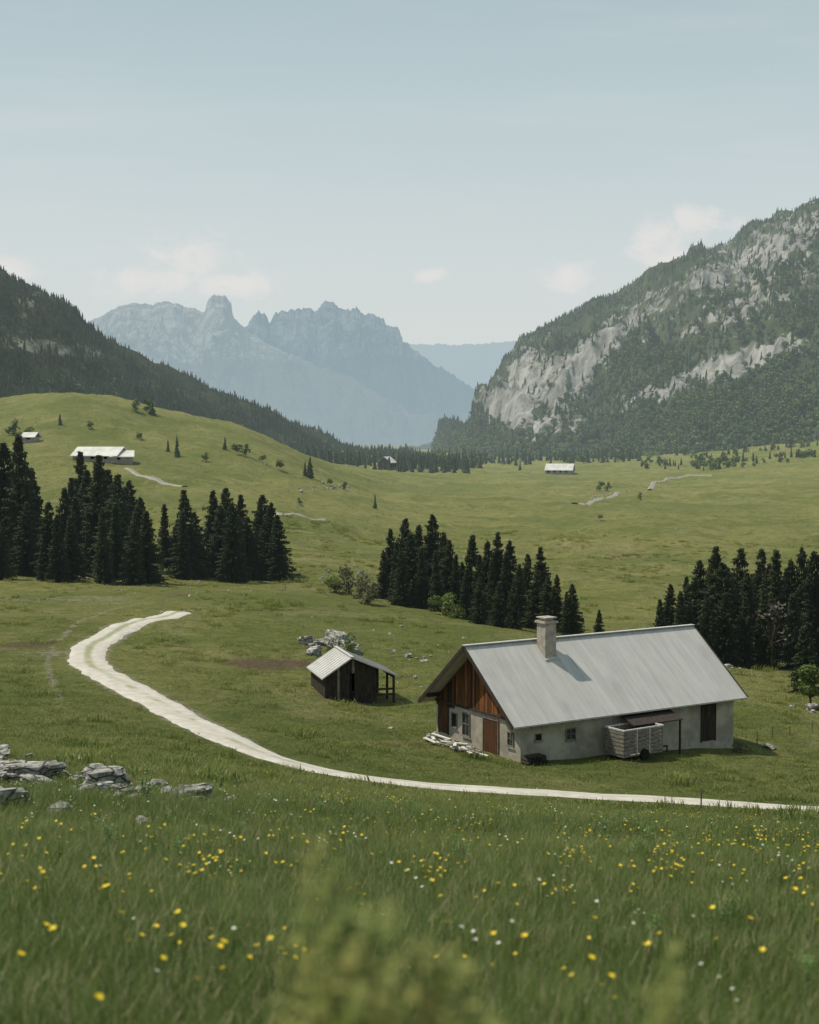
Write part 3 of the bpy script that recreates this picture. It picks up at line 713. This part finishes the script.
mb.box(cx_-.42,cx_+.42,hw-1.2,hw-.35,2.4,5.15,0)
mb.box(cx_-.52,cx_+.52,hw-1.3,hw-.25,5.151,5.28,0)
mb.box(cx_-.3,cx_+.3,hw-1.08,hw-.47,5.281,5.45,0);mb.box(cx_-.46,cx_+.46,hw-1.24,hw-.31,5.451,5.52,0)
mb.box(cx_-.55,cx_+.55,hw-1.45,hw-.25,2.6,rz(hw-1.45)+.12,2)
par('chimney',mb,[M_CH,M_DK,M_RF])
def hw_world(x,y):
    return hp[0]+x*math.cos(ANG)-y*math.sin(ANG),hp[1]+x*math.sin(ANG)+y*math.cos(ANG)
def gz(x,y):return float(H(x,y))
wx,wy=hw_world(6.8,-1.7)
tr=empty('wooden_stock_trailer',(wx,wy,gz(wx,wy)-.1),ANG+.04)
mb=MB();TL,TW,TH=3.1,1.6,1.45;zb=.38
mb.box(0,TL,0,TW,zb-.1,zb,0)
for xx in(0.05,1.0,1.98,TL-.05):
    for yy in(.04,TW-.04):mb.box(xx-.05,xx+.05,yy-.045,yy+.045,zb,zb+TH,0)
for k in range(6):
    z=zb+.06+k*.235
    for yy in(-.035,TW+.003):mb.box(0,TL,yy,yy+.03,z,z+.18,0)
    for xx in(-.035,TL+.003):mb.box(xx,xx+.03,0,TW,z,z+.18,0)
add('slatted_box',mb.mesh('slatted_box',[M_GW]),parent=tr)
mb=MB()
for yy in(-.05,TW-.03):mb.box(-.05,TL+.05,yy,yy+.08,zb+TH+.002,zb+TH+.09,0)
for xx in(-.05,TL-.03):mb.box(xx,xx+.08,.035,TW-.035,zb+TH+.004,zb+TH+.088,0)
for xx in(.98,2.0):mb.box(xx-.03,xx+.03,-.075,-.04,zb,zb+TH,0)
add('top_rail',mb.mesh('top_rail',[M_WH]),parent=tr)
mb=MB()
for yy in(-.16,TW+.04):mb.cyl((TL/2,yy,.33),(TL/2,yy+.14,.33),.33,.33,18,0)
mb.beam((TL,TW/2,.42),(TL+1.2,TW/2,.35),.08);mb.beam((TL+1.15,TW/2,.35),(TL+1.15,TW/2,0),.06)
add('wheels_and_drawbar',mb.mesh('wheels_and_drawbar',[M_DK]),parent=tr)
wx,wy=hw_world(.6,-.25)
lp=empty('log_pile',(wx,wy,gz(wx,wy)),ANG);mb=MB();r=random.Random(2)
for row in range(3):
    for k in range(8-row):
        q=.07+.03*r.random();mb.cyl((.1+.19*k+.09*row,-.3-.1*r.random(),.1+.16*row),(.1+.19*k+.09*row,.3,.1+.16*row),q,q,8)
add('logs',mb.mesh('logs',[M_DW]),parent=lp)
wx,wy=hw_world(-.9,3.)
bp=empty('board_pile',(wx,wy,gz(wx,wy)),ANG);mb=MB()
for k in range(22):
    a=r.uniform(-2.2,4.2);z=.12+.05*k*.4;mb.beam((r.uniform(-.8,.4),a,z),(r.uniform(-.8,.5),a+r.uniform(.8,2.0),z+r.uniform(-.05,.1)),.2,.05,m=k%2)
add('boards',mb.mesh('boards',[M_GW,M_WH]),parent=bp)
# ---------------------------------------------------------------- shed
sB=np.array([-4.06,102.5]);sA=np.array([-5.55,108.0]);dv=(sA-sB);SL=np.linalg.norm(dv);dv/=SL
shz=-15.45
shed=empty('small_wooden_shed',(sB[0],sB[1],shz),math.atan2(dv[1],dv[0])-math.pi/2)
mb=MB();wl,wr=2.2,3.5;dl,dr_=1.45,1.5
mb.prism([(0,0,0),(-wl,0,-dl),(-wl,0,-dl-.08),(0,0,-.08)],(0,SL,0),0)
mb.prism([(0.003,0,0),(wr,0,-dr_),(wr,0,-dr_-.08),(0.003,0,-.08)],(0,SL,0),0)
mb.beam((0,-.02,.03),(0,SL+.02,.03),.26,.04)
k=.05
while k<SL:
    mb.beam((-wl,k,-dl+.012),(-.12,k,-.065),.03,.03);mb.beam((wr,k,-dr_+.012),(.12,k,-.035),.03,.03);k+=.6
add('roof',mb.mesh('shed_roof',[M_RF]),parent=shed)
mb=MB();zb=-3.6
def sz(x):return (-dl*abs(x)/wl if x<0 else -dr_*x/wr)
xx=-wl+.3;r=random.Random(9)
while xx<1.7:
    lo=zb if not(-.75<xx<.1) else -1.2
    mb.prism([(xx,.45,lo),(xx,.45,sz(xx)-.11),(xx+.17,.45,sz(xx+.17)-.11),(xx+.17,.45,lo)],(0,.04+.012*r.random(),0),r.choice((0,0,0,0,1)))
    xx+=.18
yy=.5
while yy<SL-.3:
    mb.box(-wl+.3,-wl+.35,yy,yy+.17,zb,-dl-.02,0);mb.box(1.7,1.75,yy,yy+.17,zb,-.95,0);yy+=.18
mb.box(-wl+.36,wr-.25,SL-.35,SL-.3,zb,-1.55,0)
for py in(.3,2.2,SL-.5):mb.box(wr-.45,wr-.3,py,py+.15,zb-.3,-1.52,0)
mb.box(wr-.44,wr-.31,.3,SL-.4,-1.62,-1.5,0)
mb.box(1.76,wr-.3,.34,.4,-2.9,-2.75,0);mb.box(1.76,wr-.3,.34,.4,-2.5,-2.35,0)
add('plank_walls',mb.mesh('plank_walls',[M_DW,M_GW]),parent=shed)
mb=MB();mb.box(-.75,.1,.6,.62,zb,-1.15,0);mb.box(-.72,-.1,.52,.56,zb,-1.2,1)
add('doorway',mb.mesh('doorway',[M_DK,M_DW]),parent=shed)
# ---------------------------------------------------------------- distant farm buildings
M_FR=simple('pale_sheet_roof',(.46,.45,.42),(.60,.59,.56),.3,.7,haze=True)
M_FW=simple('farm_wall',(.22,.20,.17),(.32,.3,.27),.5,.95,haze=True)
M_FD=simple('farm_dark_wood',(.06,.045,.035),(.1,.08,.06),.5,.9,haze=True)
def barn(name,u,v,Lm,Wm,eh,rh,ang,wm=None):
    p=hit(u,v);e=empty(name,(p[0],p[1],p[2]),math.radians(ang));h=Lm/2;w=Wm/2
    mb=MB();mb.box(-h+.5,h-.5,-w+.5,w-.5,-3,eh-.05,0)
    for s in(-1,1):
        mb.prism([(s*(h-.5),-w+.5,eh-.049),(s*(h-.5),0,eh+rh-.35),(s*(h-.5),w-.5,eh-.049)],(-s*.3,0,0),1)
    for k in range(int(Lm/4)):
        xx=-h+2+k*4;mb.box(xx,xx+1.1,-w+.47,-w+.497,eh*.3,eh*.75,2)
    add('walls',mb.mesh(name+'_walls',[wm or M_FW,M_FD,M_DK]),parent=e)
    mb=MB()
    for s in(-1,1):mb.prism([(-h,s*.002,eh+rh),(-h,s*(w+.3),eh-.15),(-h,s*(w+.3),eh-.35),(-h,s*.002,eh+rh-.2)],(Lm,0,0),0)
    add('roof',mb.mesh(name+'_roof',[M_FR]),parent=e);print(name,p);return e
barn('long_barn',101,461,14.5,9,1.5,2.4,-14)
barn('long_barn',122,461,7,7,1.4,1.6,10)
barn('stone_cottage',31,441,5,5,1.3,1.4,-10)
barn('valley_barn',560,474,19,13,2.4,4.2,-14)
barn('valley_chalet',387,469,12,10,4.5,4.,70,M_FD)
# ---------------------------------------------------------------- rocks
def rock_mesh(seed,sub=4):
    import bmesh
    bm=bmesh.new();bmesh.ops.create_icosphere(bm,subdivisions=sub,radius=1)
    co=np.array([v.co[:] for v in bm.verts])
    r=np.random.default_rng(seed)
    for k in range(18):
        n=r.normal(size=3);n/=np.linalg.norm(n);dd=r.uniform(.5,.88);q=co@n;co-=np.maximum(q-dd,0)[:,None]*n*.96
    n=fbm(co[:,0]*1.9+co[:,2]*1.3+seed,co[:,1]*1.9-co[:,2]*.9,5,seed,gain=.6)
    co*=(1+.30*n)[:,None]
    st=np.round(co[:,2]*4)/4;co[:,2]=co[:,2]*.45+st*.55
    co[:,:2]*=(1+.12*fbm(co[:,0]*3+co[:,2]*9,co[:,1]*3,3,seed+9))[:,None]
    for v,c in zip(bm.verts,co):v.co=c
    me=bpy.data.meshes.new('rock_mesh_%d'%seed);bm.to_mesh(me);bm.free();me.materials.append(M_ROCK);return me
RK=[rock_mesh(k) for k in range(9)]
rock_xy=[]
def rock(u,v,w,hh=.5,name='limestone_rock',n=1,spread=0,lift=.2):
    base=hit(u,v)
    for k in range(n):
        x=base[0]+random.gauss(0,spread*1.5)*(k>0);y=base[1]+random.gauss(0,spread*1.5)*(k>0)
        s=w*(1 if k==0 else random.uniform(.25,.65))
        o=add(name,random.choice(RK),loc=(x,y,float(H(x,y))+s*hh*lift));o.scale=(s,s*random.uniform(.55,.9),s*hh*random.uniform(.8,1.2));o.rotation_euler=(random.uniform(-.25,.25),random.uniform(-.25,.25),random.random()*6.28)
        rock_xy.append((x,y,s))
for a in[(18,782,1.35,.42,11,.8,.5),(-2,760,.8,.5,5,.5,.5),(52,778,.7,.4,5,.5,.5),(6,812,.75,.5,7,.5,.5),(104,794,1.05,.5,11,.55,.5),(132,802,.55,.5,4,.4,.5),(188,801,.8,.38,9,.6,.5),(145,834,.34,.6,4,.5,.6),(60,818,.42,.5,5,.6,.6),
         (336,648,2.5,.55,7,1.6,.4),(318,645,1.1,.5,4,.8,.4),(408,657,.6,.4,4,1.0,.3),(424,662,.5,.3,3,.8,.3),(728,668,.7,.5,3,.6,.3),(768,748,.55,.35,2,.5,.4),(812,710,.9,.45,4,.9,.4),(430,738,.5,.4,5,.9,.3),(445,742,.4,.3,4,.8,.3),(470,748,.35,.4,3,.6,.3),(232,805,.3,.5,2,.4,.5),(700,660,.4,.4,3,1.,.3)]:
    rock(a[0],a[1],a[2],a[3],n=a[4],spread=a[5],lift=a[6])
pts=[];sc=[]
RKS=[rock_mesh(20+k,2) for k in range(4)]
for cu,cv,su,sv,n,s0_,s1_ in[(325,488,14,3,26,.3,1.0),(603,494,9,3,20,.3,1.1),(255,462,25,8,14,.2,.6),(345,578,12,6,20,.2,.6),(220,600,60,20,30,.1,.3),(700,520,80,30,14,.2,.5),(450,505,60,12,12,.2,.5),(600,700,160,40,30,.1,.3),(300,780,180,12,50,.06,.18),(150,570,40,8,24,.15,.45),(690,470,40,5,16,.3,.9),(420,655,50,20,25,.1,.35),(100,430,40,15,12,.2,.7)]:
    for k in range(n):
        u=random.gauss(cu,su);v=random.gauss(cv,sv)
        if v<446:continue
        p=hit(u,v)
        if p[1]>1200:continue
        pts.append(p);sc.append(random.uniform(s0_,s1_)*.8)
pts=np.array(pts);kp=~((np.abs(pts[:,1]-90)<14)&(pts[:,0]>-2)&(pts[:,0]<24))
pts=pts[kp];sc=np.array(sc)[kp]
scatter('scattered_stones',RKS,pts,sc,rng.uniform(0,6.28,len(pts)),rng.integers(0,4,len(pts)),.3)
M_POST=simple('fence_post_wood',(.16,.14,.12),(.09,.08,.07),5.)
mb=MB();r=random.Random(33)
for u,v in[(701,806),(757,740),(772,735),(790,731),(812,727),(230,606),(285,586)]:
    p=hit(u,v+4);h=random.uniform(.6,.9);mb.cyl((p[0],p[1],p[2]-.2),(p[0]+r.uniform(-.05,.05),p[1],p[2]+h),.04,.03,6)
add('fence_posts',mb.mesh('fence_posts',[M_POST]))
print('props',time.time()-T0)
# ---------------------------------------------------------------- grass
def gpoints(n,y0_,y1_,tm):
    y=np.sqrt(rng.uniform(y0_**2,y1_**2,n));t=rng.uniform(-tm,tm,n);x=t*y
    return x,y
roadL=mainp[::4]
def grass(name,n,ya,yb,meshes,s0_,s1_,tm=.36,fade=None,patch=None,nsc=2.5):
    x,y=gpoints(n,ya,yb,tm)
    m=np.ones(n,bool)
    if fade:m&=rng.random(n)>sstep(fade[0],fade[1],y)
    if patch:m&=fbm(x/patch[0],y/patch[0],3,patch[2])+rng.normal(0,.1,n)>patch[1]
    if yb>40:
        d=dist_poly(x,y,roadL);m&=d>1.7+.8*rng.random(n)
        lx=(x-hp[0])*math.cos(ANG)+(y-hp[1])*math.sin(ANG);ly=-(x-hp[0])*math.sin(ANG)+(y-hp[1])*math.cos(ANG)
        m&=~((lx>.3)&(lx<LX-.4)&(ly>-.1)&(ly<WY-.4))
        m&=~((np.abs(x+4.2)<3.2)&(np.abs(y-105)<4))
        for rx,ry,rs in rock_xy:
            m&=~((x-rx)**2+(y-ry+rs*.3)**2<(rs*.7)**2)
    x,y=x[m],y[m]
    s=rng.uniform(s0_,s1_,len(x))*(1+.7*fbm(x/nsc,y/nsc,3,61))
    if yb>40:s=s*np.clip(dist_poly(x,y,roadL)/5,.4,1)
    z=H(x,y)-.02
    scatter(name,meshes,np.stack([x,y,z],-1),s,rng.uniform(0,6.28,len(x)),rng.integers(0,len(meshes),len(x)),.08)
CN=[clump(k,80,.26,.06,.36,.0055) for k in range(5)]
CT=[clump(40+k,26,.22,.25,.62,.0045,pw=1.) for k in range(3)]
CM=[clump(10+k,60,.38,.06,.28,.013) for k in range(4)]
CF=[clump(20+k,40,.6,.05,.2,.035) for k in range(4)]
CD=[clump(30+k,60,.45,.12,.42,.03,pw=1.2) for k in range(3)]
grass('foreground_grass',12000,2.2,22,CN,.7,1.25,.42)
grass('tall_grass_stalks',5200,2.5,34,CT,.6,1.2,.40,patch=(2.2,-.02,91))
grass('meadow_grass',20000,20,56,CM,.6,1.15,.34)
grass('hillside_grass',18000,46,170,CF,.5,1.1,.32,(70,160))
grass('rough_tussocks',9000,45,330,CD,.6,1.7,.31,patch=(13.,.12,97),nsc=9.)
def petal_mat(name,c):
    return simple(name,c,tuple(k*.8 for k in c),20.,.5)
M_YEL=petal_mat('yellow_petals',(.80,.58,.02));M_WHT=petal_mat('white_petals',(.75,.75,.68));M_STEM=simple('stem_green',(.06,.11,.02))
def flower(seed,n,hr,rad,mat,h0=.25,h1=.45):
    mb=MB();r=random.Random(seed)
    for k in range(n):
        a=r.random()*6.28;q=rad*math.sqrt(r.random());x,y=q*math.cos(a),q*math.sin(a);h=r.uniform(h0,h1);x2,y2=x+r.uniform(-.06,.06),y+r.uniform(-.06,.06)
        mb.cyl((x,y,-.02),(x2,y2,h),.003,.002,4,1)
        ta=r.random()*6.28;tx,ty=.35*math.cos(ta),.35*math.sin(ta)
        for p in range(5):
            b=p*1.2566+r.random()*.3;c,s=math.cos(b),math.sin(b);c1,s1=math.cos(b+.55),math.sin(b+.55);c2,s2=math.cos(b-.55),math.sin(b-.55)
            def pt(cc,ss,rr,zz):return(x2+cc*rr,y2+ss*rr,h+zz+(cc*tx+ss*ty)*rr)
            mb.poly([pt(0,0,0,0),pt(c2,s2,hr*.75,.35*hr),pt(c,s,hr,.5*hr),pt(c1,s1,hr*.75,.35*hr)],0)
    return mb.mesh('flower_%d'%seed,[mat,M_STEM])
FLY=[flower(1,1,.019,.02,M_YEL),flower(2,3,.019,.10,M_YEL),flower(3,5,.017,.2,M_YEL),flower(4,6,.018,.4,M_YEL)]
x,y=gpoints(2600,18,58,.34)
dn=fbm(x/3.5,y/3.5,3,71)+.35*fbm(x/11,y/11,2,75)
uu,vv=proj(x,y,H(x,y))
m=(dn+rng.normal(0,.14,len(x))>.28-.0004*(uu-400))&~((y>36)&(rng.random(len(x))<.6))
m&=~((uu<330)&(rng.random(len(x))<.6))
x,y=x[m],y[m]
x2,y2=gpoints(750,5.5,20,.30)
dn=fbm(x2/1.6,y2/1.6,3,79)
m=dn+rng.normal(0,.12,len(x2))>.18
x2,y2=x2[m],y2[m]
ex=[]
for u,v,n,sp_ in[(427,900,7,.12),(40,925,5,.25),(130,985,7,.25),(165,1000,4,.2),(240,1022,5,.15),(290,1010,5,.15),(370,935,7,.3),(800,925,9,.3),(780,868,14,.7),(800,870,10,.5),(500,1010,4,.2),(710,985,2,.1),(570,925,2,.15),(190,900,6,.4),(480,860,9,.7),(460,850,9,.7),(640,880,8,.8),(15,915,4,.2),(300,838,10,1.),(345,870,8,.6)]:
    p=hit(u,v)
    for k in range(n):ex.append((p[0]+random.gauss(0,sp_),p[1]+random.gauss(0,sp_*1.6)))
ex=np.array(ex)
x=np.concatenate([x,x2,ex[:,0]]);y=np.concatenate([y,y2,ex[:,1]]);print('flowers',len(x))
ix=np.where(y<14,0,np.where(y<25,rng.integers(0,3,len(x)),rng.integers(1,4,len(x))))
scatter('yellow_wildflowers',FLY,np.stack([x,y,H(x,y)],-1),rng.uniform(.7,1.3,len(x)),rng.uniform(0,6.28,len(x)),ix,.05)
FLW=[flower(11,1,.014,.02,M_WHT),flower(12,4,.012,.15,M_WHT)]
x,y=gpoints(190,6,36,.34)
scatter('white_wildflowers',FLW,np.stack([x,y,H(x,y)],-1),rng.uniform(.8,1.4,len(x)),rng.uniform(0,6.28,len(x)),rng.integers(0,2,len(x)),.05)
M_WEED=simple('weed_leaves',(.06,.12,.03),(.11,.18,.05),8.,.6)
def sap_mat():
    m,nt=new_mat('young_shrub_leaves');n=noise(nt,9.,3);c=mix(nt,mrange(nt,n,.35,.65),(.17,.22,.055),(.32,.31,.10));finish(nt,c,.6,haze=False,trans=.4);return m
M_SAP=sap_mat()
def weed(seed,n,h,ls,mat,spread=.25,up=.4,dens=.4):
    mb=MB();r=random.Random(seed)
    for k in range(n):
        a=r.random()*6.28;lean=r.uniform(.02,spread);hh=h*r.uniform(.6,1.)
        base=Vector((r.gauss(0,.04),r.gauss(0,.04),-.05));tip=Vector((math.cos(a)*lean*hh,math.sin(a)*lean*hh,hh))
        mb.cyl(base,tip,.006,.002,5,1)
        m=int(hh/(ls*dens))
        for j in range(1,m+1):
            t=j/m
            if t<.15:continue
            p=base.lerp(tip,t)
            for s in range(2):
                b=j*2.4+s*3.14+r.random()*.5;L=ls*r.uniform(.6,1.1)*(1.15-t*.5);o=Vector((math.cos(b),math.sin(b),up*r.uniform(.2,1.2))).normalized();sd=Vector((-math.sin(b),math.cos(b),0))*L*.36
                mb.poly([p,p+o*L*.5+sd,p+o*L+Vector((0,0,-.1*L)),p+o*L*.5-sd],0)
    return mb.mesh('weed_%d'%seed,[mat,M_STEM])
W=[weed(k,7,.5,.08,M_WEED,.5) for k in range(4)]
x,y=gpoints(420,4,48,.34);m=fbm(x/4,y/4,2,55)>-.05;x,y=x[m],y[m]
scatter('meadow_weeds',W,np.stack([x,y,H(x,y)],-1),rng.uniform(.35,1.0,len(x)),rng.uniform(0,6.28,len(x)),rng.integers(0,4,len(x)))
for u,v,s in[(142,806,1.9),(452,878,1.2)]:
    p=hit(u,v);o=add('leafy_plant',random.choice(W),loc=p);o.scale=(s,s,s)
for k,(u,vt,d,n) in enumerate([(335,850,2.3,12),(350,862,2.2,12),(320,872,2.4,9),(415,940,2.1,10),(438,922,2.2,10),(468,955,2.1,9),(300,955,2.3,8),(385,970,2.0,9),(650,945,2.5,6),(690,972,2.4,6),(560,1005,2.3,4),(345,915,2.0,9),(480,995,1.9,7),(362,895,2.1,9),(405,985,1.9,8)]):
    x=ray(u,vt)[0]*d;z=float(H(x,d));h=P(u,vt,d)[2]-z
    o=add('foreground_shrub',weed(100+k,n,h,.06,M_SAP,.06,.6,.32),loc=(x,d,z))
# ---------------------------------------------------------------- camera, sun, sky
cam=bpy.data.cameras.new('camera');co=bpy.data.objects.new('camera',cam);col.objects.link(co)
co.location=(0,0,0);co.rotation_euler=(math.pi/2-PITCH,0,0)
cam.sensor_fit='VERTICAL';cam.sensor_height=36;cam.lens=36*F/1024;cam.clip_start=.05;cam.clip_end=60000
cam.dof.use_dof=True;cam.dof.focus_distance=90;cam.dof.aperture_fstop=1.8
scene.camera=co
sx,sy,el=-.86,.26,math.radians(60)
az=math.atan2(sx,sy)
sd=Vector((math.sin(az)*math.cos(el),math.cos(az)*math.cos(el),math.sin(el)))
L=bpy.data.lights.new('sun','SUN');L.energy=4.5;L.angle=math.radians(.5);L.color=(1,.92,.78)
lo=bpy.data.objects.new('sun',L);col.objects.link(lo);lo.rotation_euler=(-sd).to_track_quat('-Z','Y').to_euler()
w=bpy.data.worlds.new('World');scene.world=w;w.use_nodes=True;nt=w.node_tree;nt.nodes.clear()
sky=nd(nt,'ShaderNodeTexSky',sky_type='NISHITA',sun_disc=False,sun_elevation=el,sun_rotation=az,air_density=1.,dust_density=2.,ozone_density=1.5,altitude=1200)
gen=nd(nt,'ShaderNodeTexCoord').outputs['Generated']
sep=nd(nt,'ShaderNodeSeparateXYZ',{0:gen})
yy=math_(nt,'MAXIMUM',sep.outputs['Y'],.05)
axx=math_(nt,'DIVIDE',sep.outputs['X'],yy);ee=math_(nt,'DIVIDE',sep.outputs['Z'],yy)
rp=nd(nt,'ShaderNodeValToRGB',{0:mrange(nt,sep.outputs['Z'],0.,.35,0,1,False)})
e=rp.color_ramp.elements
e[0].position=0;e[0].color=(7.0,7.2,6.9,1);e[1].position=1;e[1].color=(3.9,5.1,5.4,1)
x_=rp.color_ramp.elements.new(.35);x_.color=(6.7,7.2,7.0,1)
x_=rp.color_ramp.elements.new(.65);x_.color=(5.4,6.4,6.5,1)
c=mix(nt,.87,sky.outputs[0],rp.outputs[0])
cb=nd(nt,'ShaderNodeCombineXYZ',{0:axx,1:math_(nt,'MULTIPLY',ee,1.5),2:0.}).outputs[0]
nc=noise(nt,30.,8,.62,cb,.4);nc2=noise(nt,5.,5,.6,nd(nt,'ShaderNodeMapping',{'Vector':cb,'Scale':(.5,2.4,1),'Rotation':(0,0,.25)}).outputs[0])
def cm(ax,ey,rx,ry):
    a=math_(nt,'POWER',math_(nt,'ABSOLUTE',math_(nt,'DIVIDE',math_(nt,'SUBTRACT',axx,ax),rx)),2.);b=math_(nt,'POWER',math_(nt,'ABSOLUTE',math_(nt,'DIVIDE',math_(nt,'SUBTRACT',ee,ey),ry)),2.)
    return math_(nt,'POWER',2.718,math_(nt,'MULTIPLY',math_(nt,'ADD',a,b),-1.))
tot=None
for a in[(-.145,.124,.04,.018),(-.175,.110,.045,.016),(-.12,.106,.04,.014),(.17,.138,.028,.020),(.20,.150,.03,.014),(.185,.122,.03,.012),(.108,.114,.022,.014),(.015,.113,.02,.007),(-.27,.115,.03,.012)]:
    k=cm(*a);tot=k if tot is None else math_(nt,'MAXIMUM',tot,k)
cl=mrange(nt,math_(nt,'ADD',math_(nt,'MULTIPLY',tot,.62),math_(nt,'MULTIPLY',nc,1.3)),.88,1.32,0,.7)
c=mix(nt,cl,c,(8.0,7.7,7.45))
c=mix(nt,mrange(nt,nc2,.45,.75,0,.25),c,(7.0,7.2,7.1))
bg=nd(nt,'ShaderNodeBackground',{'Color':c,'Strength':.1})
nd(nt,'ShaderNodeOutputWorld',{'Surface':bg.outputs[0]})
scene.view_settings.view_transform='Standard';scene.view_settings.look='None';scene.view_settings.exposure=0;scene.view_settings.gamma=1
print('done',time.time()-T0)
